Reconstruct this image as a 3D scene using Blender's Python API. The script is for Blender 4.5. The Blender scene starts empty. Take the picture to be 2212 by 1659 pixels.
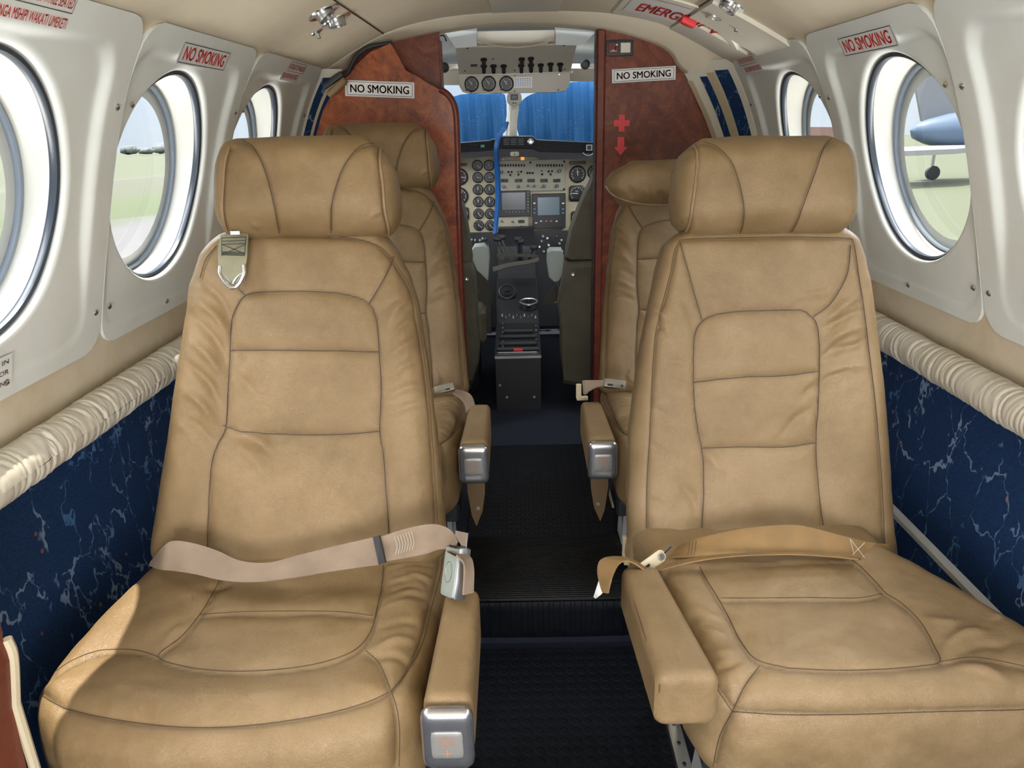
import bpy, math, random
import numpy as np
from mathutils import Vector, Matrix
from mathutils.bvhtree import BVHTree
random.seed(4)
R = math.radians
SC = bpy.context.scene
COL = SC.collection

# ------------------------------------------------------------------ camera
FOC, CX, CY = 1600.0, 1106.0, 829.5
PITCH, ROLL, YAW = R(19.3), R(1.4), R(.75)
CAM = np.array([-.035, 0.0, 1.17])
fw = np.array([-math.sin(YAW)*math.cos(PITCH), math.cos(YAW)*math.cos(PITCH), -math.sin(PITCH)])
r0 = np.array([math.cos(YAW), math.sin(YAW), 0.]); u0 = np.cross(r0, fw)
rt = math.cos(ROLL)*r0 - math.sin(ROLL)*u0
up = math.sin(ROLL)*r0 + math.cos(ROLL)*u0
cd = bpy.data.cameras.new('camera'); cam = bpy.data.objects.new('camera', cd); COL.objects.link(cam)
cam.matrix_world = Matrix(((rt[0], up[0], -fw[0], CAM[0]), (rt[1], up[1], -fw[1], CAM[1]), (rt[2], up[2], -fw[2], CAM[2]), (0, 0, 0, 1)))
cd.sensor_width = 36; cd.lens = 36*FOC/2212; cd.clip_start = .02; cd.clip_end = 2000
SC.camera = cam

def ray(x, y):
    d = (x-CX)*rt - (y-CY)*up + FOC*fw
    return d/np.linalg.norm(d)
def P(x, y, X=None, Y=None, Z=None):
    """point of the place that the photograph shows at pixel (x, y), on the plane X=, Y= or Z="""
    d = ray(x, y)
    t = (X-CAM[0])/d[0] if X is not None else (Y-CAM[1])/d[1] if Y is not None else (Z-CAM[2])/d[2]
    return CAM + t*d
def proj(v):
    w = np.atleast_2d(v)-CAM; d = w@fw
    return np.stack([CX+FOC*(w@rt)/d, CY-FOC*(w@up)/d], 1)

# ------------------------------------------------------------------ materials
def mat(name, col=(.8, .8, .8), rough=.5, metal=0, **k):
    m = bpy.data.materials.new(name); m.use_nodes = True
    b = m.node_tree.nodes['Principled BSDF']
    b.inputs['Base Color'].default_value = (*col, 1); b.inputs['Roughness'].default_value = rough
    b.inputs['Metallic'].default_value = metal
    for a, v in k.items(): b.inputs[a.replace('_', ' ')].default_value = v
    return m
class NT:
    def __init__(s, m): s.m = m; s.t = m.node_tree; s.b = s.t.nodes.get('Principled BSDF')
    def n(s, typ, **k):
        nd = s.t.nodes.new('ShaderNode'+typ)
        for a, v in k.items():
            if a.startswith('i_'):
                key = a[2:].replace('_', ' ')
                key = int(key) if key.isdigit() else key
                tgt = nd.inputs[key]
                if hasattr(v, 'links') or isinstance(v, bpy.types.NodeSocket): s.t.links.new(v, tgt)
                else: tgt.default_value = v
            else: setattr(nd, a, v)
        return nd
    def l(s, a, b): s.t.links.new(a, b)
    def math(s, op, a, b=None, c=None, clamp=False):
        nd = s.t.nodes.new('ShaderNodeMath'); nd.operation = op; nd.use_clamp = clamp
        for i, v in enumerate((a, b, c)):
            if v is None: continue
            if isinstance(v, bpy.types.NodeSocket): s.l(v, nd.inputs[i])
            else: nd.inputs[i].default_value = v
        return nd.outputs[0]
    def ramp(s, fac, stops, interp='LINEAR'):
        nd = s.t.nodes.new('ShaderNodeValToRGB'); s.l(fac, nd.inputs[0]); nd.color_ramp.interpolation = interp
        e = nd.color_ramp.elements
        while len(e) < len(stops): e.new(.5)
        for q, (p, c) in zip(e, stops): q.position = p; q.color = (*c, 1) if len(c) == 3 else c
        return nd.outputs[0]
    def mix(s, f, a, b, mode='MIX'):
        nd = s.t.nodes.new('ShaderNodeMix'); nd.data_type = 'RGBA'; nd.blend_type = mode
        for i, v in ((0, f), (6, a), (7, b)):
            if isinstance(v, bpy.types.NodeSocket): s.l(v, nd.inputs[i])
            else: nd.inputs[i].default_value = v if i == 0 else (*v, 1)
        return nd.outputs[2]
    def obj(s): return s.n('TexCoord').outputs['Object']
    def noise(s, sc, det=3, vec=None, rough=.5, dist=0, out=0):
        nd = s.n('TexNoise'); nd.inputs['Scale'].default_value = sc; nd.inputs['Detail'].default_value = det
        nd.inputs['Roughness'].default_value = rough; nd.inputs['Distortion'].default_value = dist
        s.l(vec if vec is not None else s.obj(), nd.inputs['Vector']); return nd.outputs[out]
    def voro(s, sc, feat='F1', vec=None, rnd=1, out=0):
        nd = s.n('TexVoronoi', feature=feat); nd.inputs['Scale'].default_value = sc; nd.inputs['Randomness'].default_value = rnd
        s.l(vec if vec is not None else s.obj(), nd.inputs['Vector']); return nd.outputs[out]
    def bump(s, h, strength=.3, dist=.001, nrm=None):
        nd = s.n('Bump'); nd.inputs['Strength'].default_value = strength; nd.inputs['Distance'].default_value = dist
        s.l(h, nd.inputs['Height'])
        if nrm is not None: s.l(nrm, nd.inputs['Normal'])
        return nd.outputs[0]
    def set(s, **k):
        for a, v in k.items():
            key = a.replace('_', ' ')
            if isinstance(v, bpy.types.NodeSocket): s.l(v, s.b.inputs[key])
            else: s.b.inputs[key].default_value = v

M = {}
def leather(name, c0, c1, c2, rough=.42, patch=0.5):
    m = mat(name, c1, rough); t = NT(m)
    n1 = t.noise(9, 4, rough=.6); n2 = t.noise(45, 5, rough=.65)
    c = t.ramp(n1, [(.3, c0), (.52, c1), (.72, c2)])
    c = t.mix(t.math('MULTIPLY', t.ramp(n2, [(.45, (0, 0, 0)), (.7, (1, 1, 1))]), .25), c, c2)
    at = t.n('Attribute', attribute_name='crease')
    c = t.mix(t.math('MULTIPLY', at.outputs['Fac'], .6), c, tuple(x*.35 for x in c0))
    g = t.voro(520, 'DISTANCE_TO_EDGE'); big = t.voro(90, 'DISTANCE_TO_EDGE', vec=t.mix(.12, t.obj(), t.noise(30, 3, out=1)))
    h = t.math('ADD', t.math('MULTIPLY', t.ramp(g, [(0, (0, 0, 0)), (.25, (1, 1, 1))]), .25),
               t.math('MULTIPLY', t.ramp(big, [(0, (0, 0, 0)), (.03, (1, 1, 1))]), t.math('MULTIPLY', n1, .5)))
    h = t.math('ADD', h, t.math('MULTIPLY', t.noise(60, 5), 1.4))
    t.set(Base_Color=c, Roughness=t.math('ADD', t.math('MULTIPLY', n2, .25), rough-.12), Normal=t.bump(h, .65, .0013),
          Specular_IOR_Level=.45)
    return m
M['leather'] = leather('tan_leather', (.190, .120, .051), (.236, .152, .068), (.290, .193, .096))
M['leather2'] = leather('tan_leather_lighter', (.197, .127, .057), (.243, .160, .075), (.296, .200, .105))
M['thread'] = mat('dark_thread', (.07, .04, .02), .8)
M['piping'] = mat('tan_piping', (.26, .172, .09), .55)
M['bracket'] = mat('brown_bracket_cover', (.13, .078, .032), .5)
M['olive'] = leather('olive_vinyl', (.07, .062, .038), (.095, .085, .052), (.12, .105, .066), .5)
M['greyarm'] = mat('grey_green_vinyl', (.30, .33, .29), .5)
def plastic(name, col, rough=.38, mott=.08):
    m = mat(name, col, rough); t = NT(m)
    n = t.noise(6, 4, rough=.6)
    t.set(Base_Color=t.mix(t.ramp(n, [(.35, (0, 0, 0)), (.7, (1, 1, 1))]), col, tuple(c*(1-mott)*k for c, k in zip(col, (1, .985, .95)))),
          Normal=t.bump(t.noise(300, 3), .08, .0005))
    return m
M['white'] = plastic('white_moulded_plastic', (.755, .785, .755), .36)
M['reveal'] = plastic('reveal_plastic', (.60, .61, .57), .45, .04)
def fabric_cream(name, col, dark):
    m = mat(name, col, .85); t = NT(m)
    n = t.noise(5, 5, rough=.65, dist=.4)
    t.set(Base_Color=t.mix(t.ramp(n, [(.4, (0, 0, 0)), (.75, (1, 1, 1))]), col, dark), Normal=t.bump(t.noise(400, 2), .2, .0006))
    return m
M['ceil'] = fabric_cream('cream_headliner', (.68, .60, .45), (.62, .53, .38))
M['ceil2'] = fabric_cream('cream_headliner_light', (.70, .665, .56), (.65, .61, .50))
M['band'] = fabric_cream('beige_sidewall', (.64, .56, .42), (.52, .41, .26))
M['ruche'] = fabric_cream('gathered_cream_fabric', (.60, .555, .46), (.52, .47, .37))
M['cream'] = mat('cream_paint', (.50, .42, .28), .45)
M['chrome'] = mat('chrome', (.75, .76, .78), .12, 1)
M['steel'] = mat('brushed_steel', (.55, .56, .56), .28, 1)
M['alum'] = mat('painted_aluminium', (.55, .56, .54), .4, .3)
M['black'] = mat('black_plastic', (.012, .012, .014), .4)
M['dark'] = mat('charcoal_metal', (.022, .024, .028), .5)
M['rubber'] = mat('window_seal_rubber', (.03, .04, .055), .3)
M['seal2'] = mat('window_seal_grey', (.20, .24, .29), .25)
M['red'] = mat('red_paint', (.75, .045, .05), .5)
M['redp'] = mat('red_decal', (.60, .025, .02), .5)
M['signw'] = mat('sign_white', (.74, .75, .73), .35)
M['ink'] = mat('sign_black_line', (.02, .03, .03), .5)
M['whitei'] = mat('white_marking', (.75, .75, .72), .5)
M['grey'] = mat('grey_paint', (.35, .36, .35), .5)
M['panel'] = plastic('instrument_panel_paint', (.37, .33, .22), .5)
M['panel2'] = plastic('radio_panel_paint', (.34, .32, .25), .45)
M['ohead'] = plastic('overhead_panel_paint', (.52, .50, .43), .5)
M['gface'] = mat('gauge_face', (.008, .009, .011), .3)
M['screen'] = mat('grey_screen', (.12, .16, .18), .15)
M['screen2'] = mat('dark_screen', (.015, .018, .028), .2)
M['amber'] = mat('amber_lamp', (.9, .32, .02), .4, Emission_Color=(1, .35, .02, 1), Emission_Strength=.8)
M['bluek'] = mat('blue_key', (.08, .2, .5), .4)
M['green'] = mat('green_lamp', (.02, .15, .12), .4)
M['strap'] = mat('taupe_webbing', (.27, .195, .135), .8)
M['strap2'] = mat('golden_brown_webbing', (.23, .135, .048), .75)
M['darkw'] = mat('dark_olive_strap', (.045, .04, .028), .7)
M['olivew'] = mat('olive_webbing', (.24, .22, .14), .8)
M['bluetape'] = mat('blue_nylon', (.012, .09, .29), .5)
M['copper'] = mat('orange_print', (.45, .17, .08), .5)
M['capm'] = mat('worn_metal_cap', (.50, .50, .51), .25, .9)
M['capl'] = mat('metal_cap_label', (.30, .29, .27), .4, .4)
for k in ('strap', 'strap2', 'olivew'):
    t = NT(M[k]); w = t.n('TexWave', i_Scale=420., i_Distortion=1.5); t.l(t.obj(), w.inputs['Vector'])
    c = tuple(M[k].node_tree.nodes['Principled BSDF'].inputs[0].default_value)[:3]
    t.set(Base_Color=t.mix(t.ramp(t.noise(14, 4), [(.35, (0, 0, 0)), (.7, (1, 1, 1))]), tuple(x*.8 for x in c), tuple(min(1, x*1.15) for x in c)),
          Normal=t.bump(w.outputs['Fac'], .3, .0005))

def blue_fabric():
    m = mat('navy_patterned_fabric', (.01, .03, .1), .85); t = NT(m)
    o = t.obj()
    mp = t.n('Mapping'); mp.inputs['Scale'].default_value = (1, 1, .62); t.l(o, mp.inputs['Vector'])
    v = t.mix(.085, mp.outputs[0], t.noise(24, 2.5, out=1, vec=mp.outputs[0], rough=.6))
    e = t.voro(13, 'DISTANCE_TO_EDGE', vec=v)
    wid = t.ramp(t.noise(30, 3), [(.45, (.010, .010, .010)), (.70, (.055, .055, .055))])
    line = t.math('DIVIDE', t.math('SUBTRACT', wid, e), .012, clamp=True)
    msk = t.ramp(t.noise(15, 3), [(.38, (0, 0, 0)), (.44, (1, 1, 1))])
    f = t.math('MULTIPLY', line, msk)
    base = t.mix(t.ramp(t.noise(300, 2), [(.4, (0, 0, 0)), (.6, (1, 1, 1))]), (.009, .028, .085), (.014, .042, .12))
    lc = t.ramp(t.noise(9, 2), [(.4, (.07, .16, .33)), (.62, (.24, .33, .46))])
    c = t.mix(t.math('MULTIPLY', f, .8), base, lc)
    dots = t.voro(22, vec=o); dm = t.math('LESS_THAN', dots, .10)
    dsel = t.ramp(t.noise(11, 1), [(.55, (0, 0, 0)), (.57, (1, 1, 1))])
    c = t.mix(t.math('MULTIPLY', t.math('MULTIPLY', dm, dsel), .6), c, (.35, .12, .05))
    t.set(Base_Color=c, Normal=t.bump(t.noise(500, 2), .4, .0008), Specular_IOR_Level=.2)
    return m
M['blue'] = blue_fabric()
def burl(name, cols, gloss=.16):
    m = mat(name, cols[1], gloss); t = NT(m)
    o = t.obj()
    n = t.noise(10, 8, rough=.7, dist=2.2); n2 = t.noise(55, 6, rough=.7, dist=1.0)
    c = t.ramp(n, [(.28, cols[0]), (.5, cols[1]), (.72, cols[2])])
    sp = t.ramp(t.voro(26, vec=t.mix(.2, o, t.noise(20, 3, out=1))), [(.05, (1, 1, 1)), (.22, (0, 0, 0))])
    c = t.mix(t.math('MULTIPLY', sp, .55), c, cols[3])
    c = t.mix(t.math('MULTIPLY', t.ramp(n2, [(.5, (0, 0, 0)), (.7, (1, 1, 1))]), .5), c, cols[3])
    t.set(Base_Color=c, Coat_Weight=.25, Coat_Roughness=.15, Roughness=.5, Specular_IOR_Level=.3)
    return m
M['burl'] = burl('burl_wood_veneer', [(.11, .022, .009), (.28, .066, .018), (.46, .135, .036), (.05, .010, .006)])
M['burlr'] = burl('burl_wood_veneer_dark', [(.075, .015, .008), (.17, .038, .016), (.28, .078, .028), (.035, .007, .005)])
M['mahog'] = burl('mahogany_edge', [(.10, .018, .010), (.15, .030, .014), (.19, .045, .018), (.09, .015, .009)])

def rubber_mat():
    m = mat('black_studded_rubber', (.012, .014, .018), .5); t = NT(m)
    mp = t.n('Mapping'); mp.inputs['Scale'].default_value = (40, 40, 0); t.l(t.obj(), mp.inputs['Vector'])
    v = t.n('VectorMath', operation='FRACTION'); t.l(mp.outputs[0], v.inputs[0])
    s = t.n('VectorMath', operation='SUBTRACT'); t.l(v.outputs[0], s.inputs[0]); s.inputs[1].default_value = (.5, .5, 0)
    ln = t.n('VectorMath', operation='LENGTH'); t.l(s.outputs[0], ln.inputs[0])
    h = t.ramp(ln.outputs['Value'], [(.30, (1, 1, 1)), (.38, (0, 0, 0))])
    t.set(Base_Color=t.mix(t.noise(30, 3), (.002, .0025, .004), (.006, .007, .010)), Normal=t.bump(h, .8, .0014), Roughness=.5, Specular_IOR_Level=.12)
    return m
M['mat'] = rubber_mat()
m = mat('ribbed_step_rubber', (.006, .006, .007), .5); t = NT(m); w = t.n('TexWave', bands_direction='Y', i_Scale=38.); t.l(t.obj(), w.inputs['Vector'])
t.set(Normal=t.bump(w.outputs['Fac'], .8, .003), Base_Color=t.mix(w.outputs['Fac'], (.002, .002, .002), (.009, .009, .010)), Specular_IOR_Level=.2); M['rib'] = m
m = mat('navy_carpet', (.008, .018, .05), .95); t = NT(m); t.set(Base_Color=t.mix(t.noise(200, 3), (.0015, .004, .011), (.004, .009, .024)), Normal=t.bump(t.noise(300, 2), .6, .003)); M['carpet'] = m

def glass(name, tint=(1, 1, 1), k=.06):
    m = bpy.data.materials.new(name); m.use_nodes = True; tr = m.node_tree; tr.nodes.clear()
    o = tr.nodes.new('ShaderNodeOutputMaterial'); mx = tr.nodes.new('ShaderNodeMixShader'); a = tr.nodes.new('ShaderNodeBsdfTransparent')
    g = tr.nodes.new('ShaderNodeBsdfGlossy'); g.inputs['Roughness'].default_value = .03; a.inputs[0].default_value = (*tint, 1)
    mx.inputs[0].default_value = k
    tr.links.new(a.outputs[0], mx.inputs[1]); tr.links.new(g.outputs[0], mx.inputs[2]); tr.links.new(mx.outputs[0], o.inputs[0])
    return m
M['glass'] = glass('window_acrylic', (.97, .985, 1), .05)

# ------------------------------------------------------------------ mesh builder
def rot_to(n, upv=(0, 0, 1)):
    """3x3 with z axis = n"""
    z = np.array(n, float); z /= np.linalg.norm(z); x = np.cross(upv, z)
    if np.linalg.norm(x) < 1e-4: x = np.array([1., 0, 0])
    x /= np.linalg.norm(x); y = np.cross(z, x)
    return np.stack([x, y, z], 1)
def euler(rx=0, ry=0, rz=0):
    return np.array(Matrix.Rotation(rz, 3, 'Z') @ Matrix.Rotation(ry, 3, 'Y') @ Matrix.Rotation(rx, 3, 'X'))
_rb = {}
def rbox_geo(size, rad, n):
    """rounded box grid. size (x,y,z) rad (x,y,z) n segments per axis"""
    size = np.array(size, float); rad = np.minimum(np.array(rad, float)*np.ones(3), size/2-1e-6); nx, ny, nz = n
    key = (nx, ny, nz)
    if key not in _rb:
        idx = {}; vs = []; fs = []
        def vid(i, j, k):
            q = (i, j, k)
            if q not in idx: idx[q] = len(vs); vs.append(q)
            return idx[q]
        for k in (0, nz):
            for i in range(nx):
                for j in range(ny):
                    f = [vid(i, j, k), vid(i+1, j, k), vid(i+1, j+1, k), vid(i, j+1, k)]; fs.append(f if k else f[::-1])
        for j in (0, ny):
            for i in range(nx):
                for k in range(nz):
                    f = [vid(i, j, k), vid(i+1, j, k), vid(i+1, j, k+1), vid(i, j, k+1)]; fs.append(f if not j else f[::-1])
        for i in (0, nx):
            for j in range(ny):
                for k in range(nz):
                    f = [vid(i, j, k), vid(i, j+1, k), vid(i, j+1, k+1), vid(i, j, k+1)]; fs.append(f if i else f[::-1])
        _rb[key] = (np.array(vs, float), np.array(fs))
    vs, fs = _rb[key]
    p = (vs/np.array([nx, ny, nz])-.5)*size
    inner = np.clip(p, -(size/2-rad), size/2-rad)
    v = (p-inner)/rad; l = np.linalg.norm(v, axis=1, keepdims=True); l[l < 1e-9] = 1
    return inner+v/l*rad, fs.copy()

class MB:
    def __init__(s): s.v = []; s.f = []; s.m = []; s.mats = []; s.n = 0
    def mi(s, m):
        if m not in s.mats: s.mats.append(m)
        return s.mats.index(m)
    def add(s, v, f, m, loc=(0, 0, 0), rot=None):
        v = np.array(v, float)
        if rot is not None: v = v@np.array(rot).T
        v = v+np.array(loc)
        s.v.append(v); k = s.mi(m)
        for q in f: s.f.append([int(a)+s.n for a in q]); s.m.append(k)
        s.n += len(v); return s
    def rbox(s, size, rad, m, loc=(0, 0, 0), rot=None, n=(6, 6, 6)):
        v, f = rbox_geo(size, rad, n); return s.add(v, f, m, loc, rot)
    def box(s, size, m, loc=(0, 0, 0), rot=None, b=None):
        b = min(size)*.12 if b is None else b
        return s.rbox(size, b, m, loc, rot, (4, 4, 4)) if False else s._bbox(size, b, m, loc, rot)
    def _bbox(s, size, b, m, loc, rot):
        # chamfered box
        hx, hy, hz = [q/2 for q in size]; vs = []; idx = {}
        for sx in (-1, 1):
            for sy in (-1, 1):
                for sz in (-1, 1):
                    for a in range(3):
                        p = [sx*(hx-b), sy*(hy-b), sz*(hz-b)]; p[a] = (sx*hx, sy*hy, sz*hz)[a]
                        idx[(sx, sy, sz, a)] = len(vs); vs.append(p)
        fs = []
        for a in range(3):
            o = [q for q in range(3) if q != a]
            for sg in (-1, 1):
                q = []
                for (s1, s2) in ((-1, -1), (1, -1), (1, 1), (-1, 1)):
                    t = [0, 0, 0]; t[a] = sg; t[o[0]] = s1; t[o[1]] = s2; q.append(idx[(*t, a)])
                if (sg > 0) == (a == 1): q = q[::-1]
                fs.append(q)
        for a in range(3):
            o = [q for q in range(3) if q != a]
            for s1 in (-1, 1):
                for s2 in (-1, 1):
                    def g(sa, ax):
                        t = [0, 0, 0]; t[a] = sa; t[o[0]] = s1; t[o[1]] = s2; return idx[(*t, ax)]
                    fs.append([g(-1, o[0]), g(1, o[0]), g(1, o[1]), g(-1, o[1])])
        for sx in (-1, 1):
            for sy in (-1, 1):
                for sz in (-1, 1): fs.append([idx[(sx, sy, sz, a)] for a in range(3)])
        return s.add(vs, fs, m, loc, rot)
    def lathe(s, prof, m, loc=(0, 0, 0), rot=None, seg=28, cap=False):
        """prof list of (r, z)"""
        vs = []; fs = []
        for r_, z_ in prof:
            for i in range(seg): a = 2*math.pi*i/seg; vs.append((r_*math.cos(a), r_*math.sin(a), z_))
        for j in range(len(prof)-1):
            for i in range(seg): fs.append([j*seg+i, j*seg+(i+1) % seg, (j+1)*seg+(i+1) % seg, (j+1)*seg+i])
        if cap: fs.append(list(range(seg))[::-1]); fs.append([(len(prof)-1)*seg+i for i in range(seg)])
        return s.add(vs, fs, m, loc, rot)
    def cyl(s, r_, h, m, loc=(0, 0, 0), rot=None, seg=20, ch=None):
        ch = min(r_, h)*.15 if ch is None else ch
        return s.lathe([(r_-ch, 0), (r_, ch), (r_, h-ch), (r_-ch, h)], m, loc, rot, seg, True)
    def tube(s, pts, r_, m, seg=8, closed=False):
        pts = np.array(pts, float); n = len(pts)
        rr = np.ones(n)*r_
        tg = np.gradient(pts, axis=0); tg /= np.linalg.norm(tg, axis=1, keepdims=True)+1e-12
        ref = np.array([0., 0, 1]); 
        if abs(tg[0]@ref) > .9: ref = np.array([1., 0, 0])
        vs = []; fs = []
        x = np.cross(tg[0], ref); x /= np.linalg.norm(x)
        for i in range(n):
            x = x-tg[i]*(x@tg[i]); x /= np.linalg.norm(x)+1e-12; y = np.cross(tg[i], x)
            for k in range(seg):
                a = 2*math.pi*k/seg; vs.append(pts[i]+rr[i]*(math.cos(a)*x+math.sin(a)*y))
        for i in range(n-1):
            for k in range(seg): fs.append([i*seg+k, i*seg+(k+1) % seg, (i+1)*seg+(k+1) % seg, (i+1)*seg+k])
        fs.append(list(range(seg))[::-1]); fs.append([(n-1)*seg+k for k in range(seg)])
        return s.add(vs, fs, m)
    def prism(s, poly, h, m, loc=(0, 0, 0), rot=None):
        """poly in xy, extruded +z by h"""
        n = len(poly); vs = [(x, y, 0) for x, y in poly]+[(x, y, h) for x, y in poly]
        fs = [list(range(n))[::-1], list(range(n, 2*n))]+[[i, (i+1) % n, n+(i+1) % n, n+i] for i in range(n)]
        return s.add(vs, fs, m, loc, rot)
    def quad(s, a, b, c, d, m, th=0):
        a, b, c, d = [np.array(q, float) for q in (a, b, c, d)]
        if not th: return s.add([a, b, c, d], [[0, 1, 2, 3]], m)
        nrm = np.cross(b-a, d-a); nrm = nrm/np.linalg.norm(nrm)*th
        vs = [a, b, c, d, a-nrm, b-nrm, c-nrm, d-nrm]
        return s.add(vs, [[0, 1, 2, 3], [7, 6, 5, 4], [0, 4, 5, 1], [1, 5, 6, 2], [2, 6, 7, 3], [3, 7, 4, 0]], m)
    def grid(s, pts, m, flip=False):
        """pts array (a,b,3)"""
        a, b, _ = pts.shape; f = []
        for i in range(a-1):
            for j in range(b-1):
                q = [i*b+j, i*b+j+1, (i+1)*b+j+1, (i+1)*b+j]; f.append(q[::-1] if flip else q)
        return s.add(pts.reshape(-1, 3), f, m)
    def ribbon(s, top, bot, m, th=.0016, sub=8):
        """webbing between two edge polylines (3D)"""
        T = smooth(np.array(top), sub); B = smooth(np.array(bot), sub); n = min(len(T), len(B)); T = T[:n]; B = B[:n]
        W = 6; rows = np.stack([T*(1-k/W)+B*k/W for k in range(W+1)], 0)
        du = np.gradient(rows, axis=1); dv = np.gradient(rows, axis=0); nr = np.cross(du, dv); nr /= np.linalg.norm(nr, axis=2, keepdims=True)+1e-9
        F_ = rows+nr*th/2; K = rows-nr*th/2
        ring = np.concatenate([F_, K[::-1], F_[:1]], 0)
        s.grid(ring, m); return s
    def build(s, name, parent=None, smooth_=True, origin=None, attr=None, sharp=40):
        v = np.concatenate(s.v) if s.v else np.zeros((0, 3))
        if parent is not None and 'wloc' in parent.keys(): org = np.array(parent['wloc'][:]); 
        else: org = np.array(origin) if origin is not None else np.zeros(3)
        me = bpy.data.meshes.new(name); me.from_pydata((v-org).tolist(), [], s.f)
        for m in s.mats: me.materials.append(m)
        me.polygons.foreach_set('material_index', s.m)
        if smooth_:
            me.polygons.foreach_set('use_smooth', [True]*len(s.f))
            try: me.set_sharp_from_angle(angle=R(sharp))
            except Exception: pass
        if attr is not None:
            at = me.attributes.new('crease', 'FLOAT', 'POINT'); at.data.foreach_set('value', attr.astype(np.float32))
        me.update()
        o = bpy.data.objects.new(name, me); COL.objects.link(o)
        if parent is not None: o.parent = parent
        elif origin is not None: o.location = org
        if parent is not None and 'wloc' in parent.keys(): o['wloc'] = [float(q) for q in org]
        return o

def smooth(pts, sub=8):
    """catmull-rom resample"""
    pts = np.array(pts, float)
    if len(pts) < 3: 
        t = np.linspace(0, 1, sub+1)[:, None]; return pts[0]*(1-t)+pts[-1]*t
    p = np.concatenate([[2*pts[0]-pts[1]], pts, [2*pts[-1]-pts[-2]]]); out = []
    for i in range(1, len(p)-2):
        for k in range(sub):
            t = k/sub; out.append(.5*((2*p[i])+(-p[i-1]+p[i+1])*t+(2*p[i-1]-5*p[i]+4*p[i+1]-p[i+2])*t*t+(-p[i-1]+3*p[i]-3*p[i+1]+p[i+2])*t**3))
    out.append(pts[-1]); return np.array(out)

def tag(o, label=None, cat=None, group=None, kind=None):
    if label: o['label'] = label
    if cat: o['category'] = cat
    if group: o['group'] = group
    if kind: o['kind'] = kind
    return o
def thing(name, label, cat, loc, group=None):
    o = bpy.data.objects.new(name, None); COL.objects.link(o); o.location = loc; o.empty_display_size = .1
    o['wloc'] = [float(q) for q in loc]
    return tag(o, label, cat, group)
def struct(o): o['kind'] = 'structure'; return o
def snode(name, loc=(0, 0, 0)):
    o = bpy.data.objects.new(name, None); COL.objects.link(o); o.location = loc; o['wloc'] = [float(q) for q in loc]; o['kind'] = 'structure'; return o

_fc = {}
def text_geo(txt, bold=.0):
    if (txt, bold) in _fc: return _fc[(txt, bold)]
    c = bpy.data.curves.new('lettering', 'FONT'); c.body = txt; c.size = 1; c.align_x = 'CENTER'; c.align_y = 'CENTER'; c.resolution_u = 3
    o = bpy.data.objects.new('lettering', c); COL.objects.link(o); dg = bpy.context.evaluated_depsgraph_get(); dg.update()
    me = bpy.data.meshes.new_from_object(o.evaluated_get(dg)); v = np.array([q.co[:] for q in me.vertices]); f = [list(p.vertices) for p in me.polygons]
    bpy.data.objects.remove(o); bpy.data.curves.remove(c); bpy.data.meshes.remove(me)
    v[:, 0] -= (v[:, 0].min()+v[:, 0].max())/2; v[:, 1] -= (v[:, 1].min()+v[:, 1].max())/2
    if bold:
        n0 = len(v); f0 = f; vs = [v]; f = list(f0)
        for k, (dx, dy) in enumerate(((1, 0), (-1, 0), (0, .6), (0, -.6), (.8, .5), (-.8, -.5), (.8, -.5), (-.8, .5))):
            vs.append(v+np.array([dx*bold, dy*bold, 0])); f += [[a+n0*(k+1) for a in q] for q in f0]
        v = np.concatenate(vs)
    _fc[(txt, bold)] = (v, f); return v, f
def text_fit(txt, w, h, bold=.0):
    v, f = text_geo(txt, bold); v = v.copy()
    v[:, 0] *= w/np.ptp(v[:, 0]); v[:, 1] *= h/np.ptp(v[:, 1]); v[:, 2] = 0; return v, f

def hash3(i, j, k, s=0):
    n = (i*374761393+j*668265263+k*2147483647+s*974711) & 0xffffffff
    n = (n ^ (n >> 13))*1274126177 & 0xffffffff
    return ((n ^ (n >> 16)) & 0xffff)/65535.0
def vnoise(p, s=0):
    p = np.asarray(p, float); i = np.floor(p).astype(np.int64); f = p-i; f = f*f*(3-2*f); out = 0
    for a in (0, 1):
        for b in (0, 1):
            for c in (0, 1):
                w = (f[:, 0] if a else 1-f[:, 0])*(f[:, 1] if b else 1-f[:, 1])*(f[:, 2] if c else 1-f[:, 2])
                out = out+w*hash3(i[:, 0]+a, i[:, 1]+b, i[:, 2]+c, s)
    return out*2-1

# ------------------------------------------------------------------ upholstery
def seg_dist(p, poly):
    best = np.full(len(p), 1e9); bt = np.zeros(len(p)); n = len(poly)-1
    for i in range(n):
        a = poly[i]; ab = poly[i+1]-a; L = ab@ab+1e-12
        t = np.clip(((p-a)@ab)/L, 0, 1); d = np.linalg.norm(p-a-t[:, None]*ab, axis=1)
        m_ = d < best; best[m_] = d[m_]; bt[m_] = (i+t[m_])/n
    return best, bt
def inpoly(q, poly):
    x, y = q[:, 0], q[:, 1]; c = np.zeros(len(q), bool); n = len(poly)
    for i in range(n):
        x1, y1 = poly[i]; x2, y2 = poly[(i+1) % n]
        k = ((y1 > y) != (y2 > y)) & (x < (x2-x1)*(y-y1)/(y2-y1+1e-12)+x1); c ^= k
    return c
def normals(v, f):
    f = np.array(f); n = np.zeros_like(v); a = v[f[:, 0]]; fn = np.cross(v[f[:, 2]]-a, v[f[:, 3]]-v[f[:, 1]])
    for k in range(4): np.add.at(n, f[:, k], fn)
    return n/(np.linalg.norm(n, axis=1, keepdims=True)+1e-12)
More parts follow.
